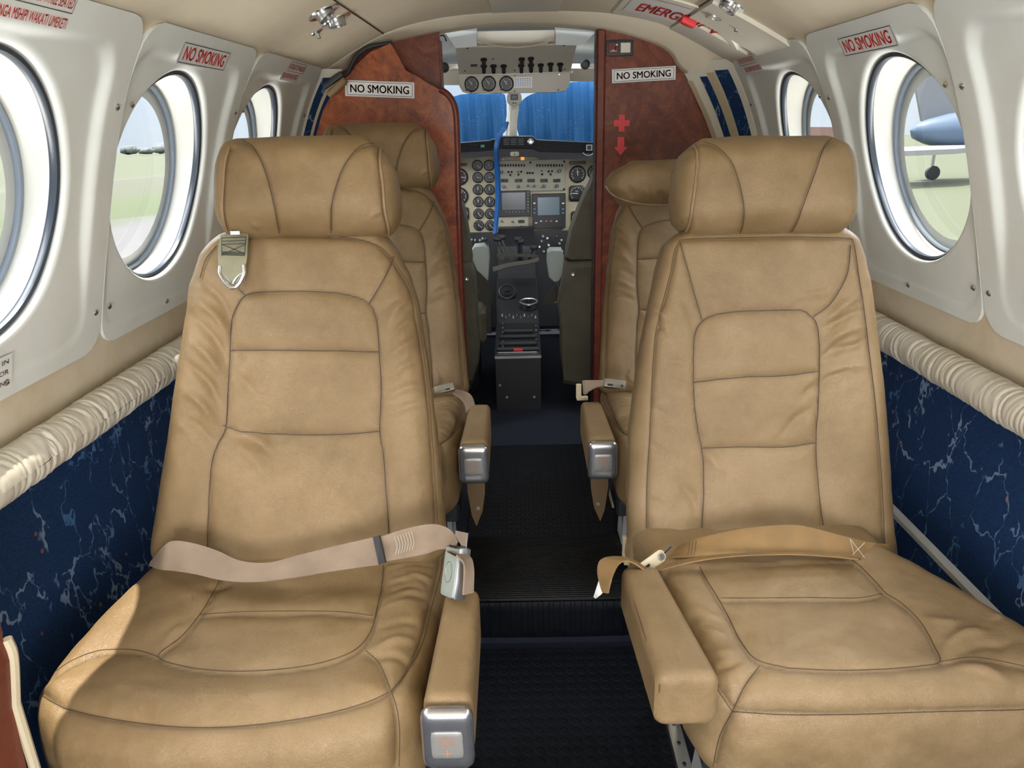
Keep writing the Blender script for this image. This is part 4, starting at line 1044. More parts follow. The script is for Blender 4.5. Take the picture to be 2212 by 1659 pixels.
def no_smoking_flat(px, Y, label):
    tl, tr_, br, bl = [P(x, y, Y=Y) for x, y in px]; c = (tl+tr_+br+bl)/4; X = (tr_-tl+br-bl)/2; w = np.linalg.norm(X); X = X/w; Z = np.cross(X, (0, 1, 0))*-1; Z = np.array([-X[2], 0, X[0]]); h = np.linalg.norm((tl-bl+tr_-br)/2)
    rm = np.stack([X, Z, np.cross(X, Z)], 1); mb = MB(); mb.box((w, h, .002), M['signw'], c, rm, b=.0004)
    for a, b, ww, hh in ((0, h*.40, w*.94, .0014), (0, -h*.40, w*.94, .0014), (w*.47, 0, .0014, h*.8), (-w*.47, 0, .0014, h*.8)): mb.add([(a-ww/2, b-hh/2, .0013), (a+ww/2, b-hh/2, .0013), (a+ww/2, b+hh/2, .0013), (a-ww/2, b+hh/2, .0013)], [[0, 1, 2, 3]], M['ink'], c, rm)
    v, f = text_fit('NO SMOKING', w*.85, h*.50, .018); v[:, 2] = .0016; mb.add(v, f, M['redp'], c, rm)
    o = mb.build('no_smoking_sign', None, smooth_=False, origin=c); tag(o, label, 'sign', 'no smoking signs')
no_smoking_flat(((746, 173), (896, 178), (894, 213), (745, 207)), YL-.003, 'white no smoking plate with red letters on the left burl partition')
no_smoking_flat(((1322, 150), (1460, 142), (1459, 172), (1322, 180)), YB-.003, 'white no smoking plate with red letters on the right burl partition')
def placard(yc, zc, w, s, k, label, txt, border, plate_):
    mb = MB(); h = .0165
    if plate_: wall_plate(mb, yc, zc, w*1.08, h*1.5, s, M['signw'], .0012)
    if border: wall_border(mb, yc, zc, w*1.05, h*1.4, s, M['ink'], .0016, .001)
    wall_text(mb, txt, yc, zc, w, h*.8, s, M['redp'], .0020, .008)
    o = mb.build('seat_belt_placard', None, smooth_=False, origin=(s*float(wallx(zc)), yc, zc)); tag(o, label, 'placard', 'seat belt placards')
T1, T2 = 'FASTEN SEAT BELT WHILE SEATED', 'FUNGA MSHIPI WAKATI UMEKETI'
def wl(px, py, s):
    x = s*.66
    for _ in range(4): q = P(px, py, X=x); x = s*float(wallx(q[2]))
    return q
for px, py, s, w, t_x, bd, lab in ((20, 2, -1, .150, T1, True, 'bordered english seat belt placard with red letters above the nearest left window'), (30, 35, -1, .150, T2, False, 'unbordered swahili seat belt lettering in red above the nearest left window'),
                           (642, 147, -1, .145, T1, True, 'tiny bordered seat belt placard above the left window nearest the cockpit'), (626, 165, -1, .145, T2, False, 'tiny red swahili placard above the left window nearest the cockpit'),
                           (1612, 130, 1, .145, T1, True, 'tiny bordered seat belt placard above the right window nearest the cockpit'), (1627, 148, 1, .145, T2, False, 'tiny red swahili placard above the right window nearest the cockpit')):
    q = wl(px, py, s)
    if px < 100: q = wl(160, 14, -1) if bd else wl(143, 57, -1); q[1] -= w/2+.004; q[2] += .002
    placard(q[1], q[2], w, s, 0, lab, t_x, bd, w < .149)
q = wl(14, 832, -1); mb = MB(); q[2] += .022; q[1] -= .004; wall_plate(mb, q[1]-.07, q[2], .17, .055, -1, M['signw'], .002)
for i, s_ in enumerate(('SEAT MUST BE IN', 'POSITION FOR', 'LANDING')):
    w_ = .0085*len(s_); wall_text(mb, s_, q[1]+.005-w_/2, q[2]+.016-i*.016, w_, .008, -1, M['ink'], .003)
tag(mb.build('seat_placard', None, smooth_=False, origin=q), 'small white placard with dark letters below the nearest left window', 'placard')
# red cross & arrow decals
mb = MB(); c = P(1343, 266, Y=YB-.002); a = .026; b = .0095
plate([(c[0]+i, c[2]+j) for i, j in ((-b, -a), (b, -a), (b, -b), (a, -b), (a, b), (b, b), (b, a), (-b, a), (-b, b), (-a, b), (-a, -b), (-b, -b))], c[1], .001, M['red'], mb)
tag(mb.build('first_aid_cross', None, smooth_=False, origin=c), 'red cross decal on the right burl partition', 'decal')
mb = MB(); c = P(1341, 315, Y=YB-.002); plate([(c[0]-.011, c[2]+.028), (c[0]-.011, c[2]-.004), (c[0]-.022, c[2]-.004), (c[0], c[2]-.030), (c[0]+.022, c[2]-.004), (c[0]+.011, c[2]-.004), (c[0]+.011, c[2]+.028)], c[1], .001, M['red'], mb)
tag(mb.build('arrow_decal', None, smooth_=False, origin=c), 'red downward arrow decal under the cross on the right partition', 'decal')
# cabin sign light on right partition
c = P(1338, 104, Y=YB); t_ = thing('cabin_sign_light', 'small dark framed sign light with a person symbol and cream window on the right partition', 'sign', tuple(c))
mb = MB(); mb.rbox((.088, .012, .048), (.005, .004, .005), M['dark'], c+[0, -.003, 0], n=(5, 4, 5)); mb.build('frame', t_)
mb = MB(); mb.box((.030, .004, .030), M['mahog'], c+[-.020, -.011, 0])
v, f = text_fit('/', .008, .016, .03); mb.add(np.stack([v[:, 0], 0*v[:, 0], v[:, 1]], 1), f, M['whitei'], c+[-.014, -.0145, .0]); mb.add([(-.012, 0, -.011), (.012, 0, -.011), (.004, 0, -.004), (-.004, 0, -.006)], [[0, 1, 2, 3]], M['grey'], c+[-.021, -.0145, 0])
mb.lathe([(0, .001), (.0028, .001), (.003, 0)], M['whitei'], c+[-.010, -.0145, .009], euler(R(90)), 10); mb.build('symbol_window', t_)
mb = MB(); mb.box((.031, .004, .029), M['ceil2'], c+[.018, -.011, 0]); mb.build('blank_window', t_)

# ceiling vents & lights ------------------------------------------------------------------------------
def dirc(px0, px1):
    a, b = onceil(*px0), onceil(*px1); return b-a
def vent(px, rad, tall, label, name, group, tilt=0, small=False):
    p = onceil(*px); n = ceiln(p[0]); rm = rot_to(n, (0, 1, 0))
    t_ = thing(name, label, 'air vent' if not small else 'knob', tuple(p), group)
    mb = MB()
    if small:
        mb.lathe([(.016, 0), (.015, .002), (.006, .003)], M['steel'], p, rm, 20); mb.build('flange', t_)
        mb = MB(); mb.cyl(.0055, .013, M['steel'], p+n*.003, rm@euler(0, tilt), 12); mb.build('stub', t_)
    else:
        mb.lathe([(rad*1.75, 0), (rad*1.70, .003), (rad*1.05, .002), (rad*.98, -.0005)], M['chrome'], p, rm, 32); mb.build('flange', t_)
        mb = MB(); r2 = rm@euler(0, tilt); mb.lathe([(rad*.98, -.004), (rad, tall*.6), (rad*.98, tall), (rad*.88, tall), (rad*.85, .003), (rad*.3, .001), (0, .001)], M['steel'], p+n*.001, r2, 28); mb.build('nozzle', t_)
        mb = MB(); mb.lathe([(rad*.6, .004), (rad*.55, .006), (0, .006)], M['black'], p+n*.001, r2, 20); mb.build('lamp_core', t_)
GV = 'chrome reading lights and air outlets in the headliner'
vent((698, 26), .0225, .014, 'upper chrome eyeball fitting in the left headliner', 'eyeball_vent', GV, R(-14))
vent((726, 43), .0225, .014, 'lower chrome eyeball fitting beside the small stub in the left headliner', 'eyeball_vent', GV, R(12))
vent((684, 69), .0, .0, 'small metal stub knob in the left headliner below the eyeball fittings', 'headliner_knob', None, R(15), True)
vent((1577, 10), .0215, .013, 'upper chrome eyeball fitting in the right headliner', 'eyeball_vent', GV, R(10))
vent((1545, 27), .0215, .013, 'lower chrome eyeball fitting in the right headliner near the red tab', 'eyeball_vent', GV, R(-10))
vent((1594, 54), .0, .0, 'small metal stub knob in the right headliner below the eyeball fittings', 'headliner_knob', None, R(-15), True)
# red tab, strap slot, emergency hatch sticker
p = onceil(1493, 33); t_ = thing('release_tab', 'red pull tab hanging at the right headliner slot', 'tab', tuple(p))
mb = MB(); rm = rot_to(ceiln(p[0]), (0, 1, 0)); n = ceiln(p[0]); mb.rbox((.042, .026, .020), (.006, .006, .006), M['red'], p+n*.018, rm, (5, 5, 5)); mb.build('tab_body', t_)
v, f = text_fit('PULL', .022, .007, .01); v[:, 2] = .011; mb = MB(); mb.add(v, f, M['grey'], p+n*.018, rm@euler(0, 0, R(90))); mb.box((.014, .012, .016), M['dark'], p+n*.004, rm); mb.build('tab_print', t_)
def cstrip(name, label, cat, pxs, wdt, off, m, cat2=None):
    pts = np.array([onceil(*q) for q in pxs]); pts = smooth(pts, 5); nn = np.array([ceiln(q[0]) for q in pts]); mb = MB()
    a = pts+nn*off+np.array([0, wdt/2, 0]); b = pts+nn*off-np.array([0, wdt/2, 0]); mb.grid(np.array([pts+np.array([0, wdt/2+.002, 0]), a, b, pts-np.array([0, wdt/2+.002, 0])]), m)
    o = mb.build(name, None, sharp=30, origin=pts[0]); tag(o, label, cat); return o
cstrip('mask_cover', 'long cream cover strip in the right headliner slot beside the red tab', 'cover', [(1508, 38), (1530, 48), (1552, 58)], .030, .007, M['ceil2'])
cstrip('mask_flap', 'short cream flap hanging below the cover strip in the right headliner', 'cover', [(1560, 62), (1580, 80), (1594, 103)], .032, .010, M['ceil2'])
p = onceil(1398, 12); mb = MB(); t_ = None
X = np.linspace(-.0, 1, 8)
def cpatch(mb, x0, x1, y0, y1, off, m):
    xs = np.linspace(x0, x1, 8); yy = np.linspace(y0, y1, 3); mb.grid(np.array([[np.array([x, y, ceilz(x)])+ceiln(x)*off for x in xs] for y in yy]), m)
p = onceil(1372, 16)
cpatch(mb, float(p[0])-.03, .43, float(p[1])-.20, float(p[1])+.05, .0065, M['signw'])
v, f = text_fit('EMERGENCY', .22, .13, .03); v = v.copy(); x = p[0]+v[:, 0]-v[:, 0].min(); y = p[1]+.004-(v[:, 1]-v[:, 1].min())
vv = np.stack([x, y, [ceilz(q) for q in x]], 1)+np.array([ceiln(q) for q in x])*.0072; mb.add(vv, f, M['redp'])
tag(mb.build('emergency_sticker', None, smooth_=False, origin=p), 'white emergency sticker with bold red letters on the ceiling', 'sticker')
# ------------------------------------------------------------------ cockpit
YP = 3.75           # instrument panel plane
def cz(x, y, Y=YP): return P(x, y, Y=Y)
def crop(x, y): return 960+x*.16275, 280+y*.16275      # helper frame of the panel layout
FACE = rot_to((0, -1, 0))       # z axis towards the viewer: local x = +X? (checked below)
FACE = np.stack([np.array([1., 0, 0]), np.array([0, 0, 1.]), np.array([0, -1., 0])], 1)
ip = thing('instrument_panel', 'beige cockpit instrument panel full of round gauges and radios', 'instrument panel', (.0, YP, .95))
tl, tr0 = cz(930, 345), cz(1340, 338); bl, br = cz(930, 508), cz(1340, 503)
mb = MB(); mb.quad((bl[0]-.25, YP, bl[2]), (br[0]+.25, YP, br[2]), (tr0[0]+.25, YP, tr0[2]+.02), (tl[0]-.25, YP, tl[2]+.02), M['panel'], .01); mb.build('panel_plate', ip, smooth_=False)
def plate_px(x0, y0, x1, y1, m, th, name, parent, Y=YP, b=.002):
    a = cz(x0, y0, Y); c = cz(x1, y1, Y); mb = MB(); mb.box((abs(c[0]-a[0]), th, abs(a[2]-c[2])), m, ((a[0]+c[0])/2, Y-th/2, (a[2]+c[2])/2), b=min(b, th*.4)); return mb.build(name, parent)
def cp(x0, y0, x1, y1, m, th, name, parent=ip, **k): return plate_px(*crop(x0, y0), *crop(x1, y1), m, th, name, parent, **k)
def gauge(x, y, r_, kind=0, needle=45, square=False, Y=YP, parent=ip, seed=0):
    c = cz(*crop(x, y), Y) if parent is ip else cz(x, y, Y); rr = r_*.16275*YP*.98/FOC if parent is ip else r_
    mb = MB()
    if square: mb.rbox((rr*2, rr*2, .012), (rr*.3, rr*.3, .003), M['black'], c+[0, -.004, 0], FACE, (6, 6, 4))
    else: mb.lathe([(rr*1.12, 0), (rr*1.12, .006), (rr*1.0, .008), (rr*.95, .005), (0, .005)], M['black'], c, FACE, 28)
    g = mb.build('gauge', parent)
    mb = MB(); z0 = .0065 if not square else .0112
    rg = random.Random(seed*7+int(x)); nt_ = 11+kind*2
    for i in range(nt_):
        a = R(220-i*260/(nt_-1)); l = .18 if i % 2 == 0 else .12; w_ = .02
        ca, sa = math.cos(a), math.sin(a); p0, p1 = rr*.88, rr*(.88-l); q = rr*w_*1.6
        mb.add([(p0*ca-q*sa, p0*sa+q*ca, z0), (p0*ca+q*sa, p0*sa-q*ca, z0), (p1*ca+q*sa, p1*sa-q*ca, z0), (p1*ca-q*sa, p1*sa+q*ca, z0)], [[3, 2, 1, 0]], M['whitei'] if not (kind == 1 and 3 < i < 7) else M['green'], c, FACE)
    mb.box((rr*.4, rr*.10, .0004), M['grey'], c+[0, -z0, rr*.3], FACE, b=.0001)
    a = R(needle); ca, sa = math.cos(a), math.sin(a)
    mb.add([(-rr*.15*ca-rr*.05*sa, -rr*.15*sa+rr*.05*ca, z0+.001), (-rr*.15*ca+rr*.05*sa, -rr*.15*sa-rr*.05*ca, z0+.001), (rr*.75*ca+rr*.02*sa, rr*.75*sa-rr*.02*ca, z0+.001), (rr*.75*ca-rr*.02*sa, rr*.75*sa+rr*.02*ca, z0+.001)], [[0, 1, 2, 3]], M['whitei'], c, FACE)
    mb.build('dial_markings', g, smooth_=False); return g
def knob(x, y, r_, h, parent=ip, Y=YP, m='black'):
    c = cz(*crop(x, y), Y) if parent is ip else cz(x, y, Y); rr = r_*.16275*YP*.98/FOC if parent is ip else r_
    mb = MB(); mb.lathe([(rr, 0), (rr, h*.3), (rr*.7, h*.35), (rr*.62, h), (0, h)], M[m], c, FACE, 16)
    mb.box((rr*.15, rr*.7, .0006), M['whitei'], c+[0, -h-.0004, rr*.2], FACE, b=.0001); return mb.build('knob', parent)
ys_ = (475, 635, 795, 957, 1115, 1270); nd = ((-45, -60), (-5, 5), (90, 92), (90, 90), (-50, -48), (-30, -45))
for j, yy in enumerate(ys_):
    for i, xx in enumerate((437+j*4, 592+j*3)): gauge(xx, yy, 62, kind=1 if j in (0, 2, 3) else 0, needle=nd[j][i], seed=j)
for x, y, r_, n_ in ((205, 625, 95, -10), (205, 880, 100, 60), (40, 625, 95, 20), (40, 880, 95, 200), (1768, 590, 98, 95), (1985, 560, 75, 70)): gauge(x, y, r_, kind=2, needle=n_, seed=int(x))
for x, y, r_, n_ in ((240, 1115, 85, 10), (1755, 845, 100, 178), (1770, 1170, 90, 30)): gauge(x, y, r_, kind=2, needle=n_, square=True, seed=int(x))
# radios
_tg = {}
def toggle(parent, c, rm, r_=.0025, h=.010, m='black', name='toggle_switch'):
    key = (r_, h, m)
    if key not in _tg:
        mb = MB(); mb.lathe([(r_*1.5, 0), (r_*1.5, h*.15), (r_*.7, h*.2), (r_*.8, h), (0, h)], M[m], (0, 0, 0), None, 10); o = mb.build(name, None); _tg[key] = o
    else: o = _tg[key].copy(); COL.objects.link(o)
    o.parent = parent; mw = Matrix.Identity(4)
    for i in range(3):
        for j in range(3): mw[i][j] = rm[i][j]
    org = np.array(parent['wloc'][:]); mw.translation = Vector(np.array(c)-org); o.matrix_basis = mw; return o
rad = cp(700, 410, 1605, 805, M['panel2'], .008, 'radio_stack_plate')
mb = MB()
for k in range(2):
    for i in range(10):
        toggle(ip, cz(*crop((735+i*36) if k == 0 else (1228+i*37), 468))+[0, -.008, 0], FACE@euler(R(30)), .003, .013)
for x, y in ((850, 560), (893, 560), (1020, 556), (1100, 573), (1135, 572), (1172, 573), (1385, 553), (1428, 550), (875, 600), (983, 595), (1297, 590), (1410, 592), (1140, 433), (1588, 421), (1586, 787)):
    toggle(ip, cz(*crop(x, y))+[0, -.008, 0], FACE@euler(R(20)), .0035, .009)
for x, y, r_ in ((755, 562, 34), (1525, 548, 36), (790, 755, 30), (980, 755, 32), (1108, 745, 24), (1197, 745, 24), (1322, 747, 32), (1492, 745, 34), (978, 560, 18), (1292, 545, 16)): knob(x, y, r_, .022)
for x, s_ in ((797, '1810'), (985, '0190'), (1150, '0100'), (1322, '1310'), (1490, '2190')):
    c = cz(*crop(x, 675)); mb = MB(); mb.box((.036, .004, .016), M['black'], c+[0, -.009, 0], b=.001)
    v, f = text_fit(s_, .028, .010, .03); mb.add(v, f, M['whitei'], c+[0, -.0115, 0], FACE); mb.build('frequency_window', rad)
scn = cp(705, 812, 1142, 1140, M['black'], .022, 'moving_map_display'); cp(755, 835, 1080, 1065, M['screen2'], .003, 'screen', scn, Y=YP-.022)
mb = MB()
for i in range(7): c = cz(*crop(1110, 830+i*42), YP-.022); mb.box((.006, .003, .004), M['grey'], c+[0, -.001, 0], b=.0008)
for i in range(6): c = cz(*crop(815+i*45, 1090), YP-.022); mb.box((.005, .003, .003), M['grey'], c+[0, -.001, 0], b=.0008)
mb.build('soft_key', scn)
scn = cp(1165, 852, 1605, 1300, M['black'], .026, 'weather_radar_display'); cp(1235, 900, 1528, 1132, M['screen'], .003, 'screen', scn, Y=YP-.026, b=.001)
mb = MB()
for i, k in enumerate(('whitei', 'bluek', 'bluek')):
    for x in (1195, 1575): c = cz(*crop(x, (978, 1055, 1105)[i]), YP-.026); mb.box((.011, .003, .006), M[k], c+[0, -.001, 0], b=.0008)
for x in (1283, 1352, 1415, 1490): c = cz(*crop(x, 1215), YP-.026); mb.box((.010, .003, .005), M['copper' if x in (1352, 1415) else 'whitei'], c+[0, -.001, 0], b=.0008)
mb.box((.012, .004, .005), M['whitei'], cz(*crop(1218, 1238), YP-.028), b=.001)
mb.build('soft_key', scn)
ap = cp(712, 1150, 1118, 1352, M['panel2'], .010, 'pressurisation_plate')
for x, y, r_ in ((762, 1212, 22), (905, 1218, 22), (762, 1308, 22), (1020, 1292, 34)): knob(x, y, r_, .020)
c = cz(*crop(1020, 1215)); mb = MB(); mb.box((.032, .004, .015), M['black'], c+[0, -.011, 0], b=.001); v, f = text_fit('290', .018, .010, .03); mb.add(v, f, M['whitei'], c+[0, -.0135, 0], FACE); mb.build('counter_window', ap)
cp(1012, 355, 1062, 405, M['amber'], .008, 'amber_annunciator'); cp(720, 372, 808, 410, M['mahog'], .006, 'red_annunciator'); cp(1655, 420, 1878, 456, M['black'], .006, 'tape_strip'); cp(180, 450, 300, 482, M['black'], .006, 'tape_strip')
# glareshield with annunciator box
gs = thing('glareshield', 'long black glareshield above the cockpit instruments', 'glareshield', (0, 3.6, 1.0))
mb = MB(); YG = 3.62
pr = [cz(x, y, YG) for x, y in ((900, 316), (985, 310), (1058, 304), (1062, 302), (1075, 301), (1082, 295), (1150, 295), (1158, 302), (1166, 303), (1290, 309), (1360, 312))]
lo = [cz(x, y, YG) for x, y in ((900, 345), (985, 342), (1058, 338), (1100, 337), (1120, 337), (1150, 337), (1200, 338), (1240, 339), (1290, 341), (1330, 343), (1360, 345))]
pr[0][0] -= .3; lo[0][0] -= .3; pr[-1][0] += .3; lo[-1][0] += .3
top = np.array(pr); low = np.array(lo); low[:, 0] = top[:, 0]
mid = (top*.45+low*.55)+np.array([0, .012, 0]); 
mb.grid(np.array([top+[0, .33, -.03], top+[0, .02, .004], top, mid, mid+[0, -.015, -.006], low+[0, -.01, 0], low+[0, .10, -.002]]), M['black'], flip=True); mb.build('hood', gs, sharp=50)
def gpx(x0, y0, x1, y1, m, th, name, par=gs, Y=YG-.004): return plate_px(*crop(x0, y0), *crop(x1, y1), m, th, name, par, Y=Y)
mb = MB()
for i in range(3):
    for j in range(4):
        c = cz(*crop(825+i*95, 125+j*24), YG-.004); mb.box((.030, .003, .007), M['dark'], c+[0, -.001, 0], b=.001)
mb.build('annunciator_grid', gs)
c = cz(*crop(1145, 162), YG-.002); mb = MB(); mb.lathe([(.015, 0), (.015, .006), (.011, .009), (.007, .006), (.006, .003), (0, .003)], M['steel'], c, FACE, 20); mb.build('dimmer_knob', gs)
mb = MB()
for i, s_ in enumerate(('N 5YJ2018 N 8U', 'T/ST WARNING')):
    c = cz(*crop(355, 205+i*30), YG-.005); v, f = text_fit(('MAX AIRSPEED KTS', 'SEE MANUAL DATA')[i], .062, .006, .02); mb.add(v, f, M['whitei'], c+[0, -.002, 0], FACE)
mb.build('glare_placard', gs, smooth_=False); gpx(480, 200, 535, 238, M['green'], .004, 'warning_lamp'); gpx(1880, 200, 1962, 278, M['grey'], .004, 'master_switch'); gpx(1895, 212, 1948, 266, M['black'], .006, 'master_switch_key')
mb = MB(); mb.tube(smooth([cz(*crop(x, y), YG-.01) for x, y in ((1835, 305), (1870, 335), (1915, 345), (1955, 330), (1972, 310))], 5), .0025, M['grey'], 6); mb.build('eyebrow_handle', gs)
mb = MB(); c = cz(*crop(932, 325), 3.60); mb.rbox((.042, .02, .022), (.006, .004, .006), M['panel'], c, n=(4, 4, 4)); mb.cyl(.004, .003, M['black'], c+[0, -.01, 0], FACE, 8); mb.build('compass_light_bracket', gs)
# lower dark subpanel
sp = thing('lower_subpanel', 'dark lower switch panel under the beige instrument panel', 'switch panel', (0, 3.68, .7))
a = cz(900, 508, 3.70); b = cz(1340, 600, 3.70); mb = MB(); mb.box((b[0]-a[0]+.5, .02, a[2]-b[2]+.25), M['dark'], ((a[0]+b[0])/2, 3.71, (a[2]+b[2])/2-.12)); mb.build('plate', sp)
rg = random.Random(5); 
for x0, x1, y0, y1, n_ in ((1018, 1058, 512, 540, 10), (1165, 1218, 508, 545, 14), (1090, 1150, 512, 530, 6)):
    for _ in range(n_):
        c = cz(rg.uniform(x0, x1), rg.uniform(y0, y1), 3.70); toggle(sp, c, FACE@euler(R(rg.uniform(-25, 25))), .004, .014, 'steel' if rg.random() < .35 else 'grey')
for x, y in ((1110, 543), (1135, 543)): gauge(x, y, .036, kind=1, needle=70, parent=sp, Y=3.695)
# centre pedestal --------------------------------------------------------------------------------
pd_ = thing('centre_pedestal', 'tall black centre pedestal with power levers between the pilot seats', 'pedestal', (.03, 2.9, HUMP))
c = [P(1070, 772, Y=2.68), P(1168, 771, Y=2.68)]; xl, xr = c[0][0], c[1][0]; zt = c[0][2]
mb = MB(); side = [(2.68, HUMP), (2.68, zt), (3.0, zt+.05), (3.22, zt+.13), (3.34, zt+.17), (3.44, zt+.30), (3.60, zt+.36), (3.68, zt+.36), (3.68, HUMP)]
n = len(side); v = [(xl, a, b) for a, b in side]+[(xr, a, b) for a, b in side]
mb.add(v, [list(range(n)), list(range(n, 2*n))[::-1]]+[[i, n+i, n+(i+1) % n, (i+1) % n] for i in range(n)], M['black']); mb.build('body', pd_, smooth_=False)
mb = MB()
for (a, b) in ((xl-.001, xl-.001), (xr+.001, xr+.001)): mb.tube([(a, q[0], q[1]+.001) for q in side[1:5]], .002, M['dark'], 5)
mb.box((xr-xl+.006, .006, .012), M['steel'], ((xl+xr)/2, 2.677, zt), b=.002); mb.build('edge_trim', pd_)
def ped(x, y): # point on pedestal top surface through pixel
    d = ray(x, y); best = None
    for (y0, z0), (y1, z1) in zip(side[1:-2], side[2:-1]):
        nrm = np.array([0, -(z1-z0), (y1-y0)]); t = ((np.array([0, y0, z0])-CAM)@nrm)/(d@nrm); q = CAM+t*d
        if y0-.002 <= q[1] <= y1+.002: return q
    return P(x, y, Y=3.4)
def pbox(x, y, w, dd, h, m, name, rot=R(18)):
    q = ped(x, y); mb = MB(); mb.box((w, dd, h), M[m], q+[0, 0, h*.3], euler(rot), b=min(w, dd, h)*.2); return mb.build(name, pd_)
for y, w, m in ((757, .165, 'dark'), (745, .15, 'dark'), (730, .15, 'dark'), (718, .12, 'dark')): pbox(1119, y, w, .018, .012, m, 'radio_tray')
pbox(1118, 763, .15, .004, .006, 'steel', 'tray_lip'); pbox(1119, 759, .035, .012, .014, 'red', 'guarded_switch')
mb = MB()
for i in range(10): toggle(pd_, ped(1085+i*8, 684+(i % 2)*4), euler(R(-20)), .003, .012, 'steel' if i % 3 else 'whitei')
for i in range(12): toggle(pd_, ped(1086+i % 2*72, 700+i*5), euler(R(-20)), .003, .008, 'grey')
for x, y, r_, nm in ((1096, 640, .034, 'trim_wheel'), (1142, 662, .036, 'trim_wheel')):
    q = ped(x, y)+np.array([0, 0, .02]); mb = MB(); a = np.linspace(0, 2*math.pi, 33); ring = np.stack([q[0]+r_*np.cos(a), q[1]+r_*.6*np.sin(a), q[2]+r_*.75*np.sin(a)], 1) if x < 1100 else np.stack([q[0]+r_*np.cos(a), q[1]+r_*.7*np.sin(a), q[2]+r_*.2*np.sin(a)], 1)
    mb.tube(ring, .005, M['steel' if x > 1100 else 'dark'], 8)
    for k in range(0, 32, 4): mb.cyl(.0035, .004, M['grey'], ring[k], None, 6)
    mb.cyl(.012, .01, M['black'], q, None, 12); mb.build(nm, pd_)
mb = MB(); q = ped(1098, 597)
for i in range(3):
    for j in range(6): mb.box((.007, .004, .006), M['whitei' if i == 1 else 'grey'], P(1090+i*9, 582+j*6, Y=3.42), b=.001)
mb.build('keypad', pd_)
for x0, y0, x1, y1, m in ((1075, 520, 1092, 560, 'steel'), (1083, 516, 1102, 563, 'steel'), (1119, 520, 1121, 560, 'dark'), (1125, 525, 1127, 562, 'dark'), (1153, 538, 1142, 560, 'dark')):
    a, b = P(x0, y0, Y=3.38), P(x1, y1, Y=3.40); mb = MB(); mb.tube([b, (a+b)/2, a], .0045 if m == 'steel' else .006, M[m], 8); mb.rbox((.040 if x0 < 1110 else .034, .02, .022), (.005, .006, .006), M['black'], a+np.array([0, 0, .008]), n=(5, 5, 5)); mb.build('power_lever', pd_)
mb = MB(); mb.ribbon([P(x, y, Y=3.30) for x, y in ((1064, 577), (1100, 568), (1140, 562), (1160, 556), (1163, 550))], [P(x, y, Y=3.29) for x, y in ((1066, 587), (1100, 577), (1142, 570), (1164, 564), (1165, 556))], M['darkw'], th=.004); mb.ribbon([P(x, y, Y=3.36) for x, y in ((1072, 549), (1110, 548), (1150, 549), (1162, 553))], [P(x, y, Y=3.36) for x, y in ((1073, 555), (1110, 554), (1150, 556), (1162, 562))], M['darkw'], th=.004); mb.build('lever_strap', pd_)
mb = MB()
for x, y in ((1080, 832), (1095, 858), (1154, 857)): mb.cyl(.005, .004, M['steel'], P(x, y, Y=2.678), FACE, 10)
mb.build('screw', pd_)
# blue strap hanging over the panel
mb = MB()
for o_ in (0, 4): mb.ribbon([P(x+o_, y, Y=Y_) for x, y, Y_ in ((1092, 262, 3.5), (1085, 275, 3.5), (1073, 292, 3.47), (1067, 320, 3.46), (1068, 360, 3.50), (1070, 420, 3.54), (1067, 480, 3.56), (1064, 505, 3.56))],
          [P(x+o_*.6, y, Y=Y_) for x, y, Y_ in ((1097, 264, 3.49), (1092, 280, 3.49), (1080, 295, 3.46), (1074, 325, 3.45), (1077, 360, 3.49), (1079, 420, 3.53), (1074, 480, 3.55), (1071, 505, 3.55))], M['bluetape'], th=.002)
tag(mb.build('blue_strap', None, origin=P(1070, 400, Y=3.5)), 'blue nylon strap hanging down in front of the instrument panel', 'strap')
# windshield covers, centre post, windscreen ---------------------------------------------------------
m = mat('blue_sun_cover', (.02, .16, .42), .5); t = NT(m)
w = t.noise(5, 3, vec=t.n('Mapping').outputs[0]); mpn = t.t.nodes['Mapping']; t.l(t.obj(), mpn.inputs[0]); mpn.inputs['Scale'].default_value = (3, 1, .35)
sp_ = t.voro(95, vec=t.obj()); sm = t.math('MULTIPLY', t.math('LESS_THAN', sp_, .16), t.ramp(t.noise(12, 4), [(.52, (0, 0, 0)), (.60, (1, 1, 1))]))  # sparkle of water drops painted as pale specks
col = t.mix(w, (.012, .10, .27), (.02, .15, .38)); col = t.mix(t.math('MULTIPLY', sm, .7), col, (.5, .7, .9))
t.set(Base_Color=col, Emission_Color=col, Emission_Strength=.14); M['cover'] = m  # added glow imitates daylight coming through the cover
def cover(poly, Y, name, label):
    mb = MB(); pts = smooth(np.array([P(x, y, Y=Y) for x, y in poly+[poly[0]]]), 5)[:, [0, 2]]; xs = np.linspace(pts[:, 0].min()+.002, pts[:, 0].max()-.002, 90); rings = []
    for x in xs:
        zs = []
        for i in range(len(pts)-1):
            (a0, b0), (a1, b1) = pts[i], pts[i+1]
            if (a0-x)*(a1-x) <= 0 and abs(a1-a0) > 1e-9: zs.append(b0+(b1-b0)*(x-a0)/(a1-a0))
        z = np.linspace(max(zs), min(zs), 24); t_ = np.linspace(0, 1, 24)
        rings.append(np.stack([np.full(24, x), Y+.010*np.sin(x*62+.8*np.sin(z*9))*(.3+t_)+.006*np.sin(x*151+z*7), z], 1))
    c = np.mean(np.concatenate(rings), 0); mb.grid(np.array(rings), M['cover']); o = mb.build(name, None, origin=c, sharp=180); tag(o, label, 'sun cover', 'blue sun covers over the windscreen')
cover([(860, 230), (960, 212), (985, 207), (1005, 203), (1050, 203), (1088, 203), (1094, 222), (1095, 245), (1091, 270), (1084, 290), (1078, 312), (985, 320), (860, 325)], 4.05, 'sun_cover', 'blue sun cover over the left half of the windscreen')
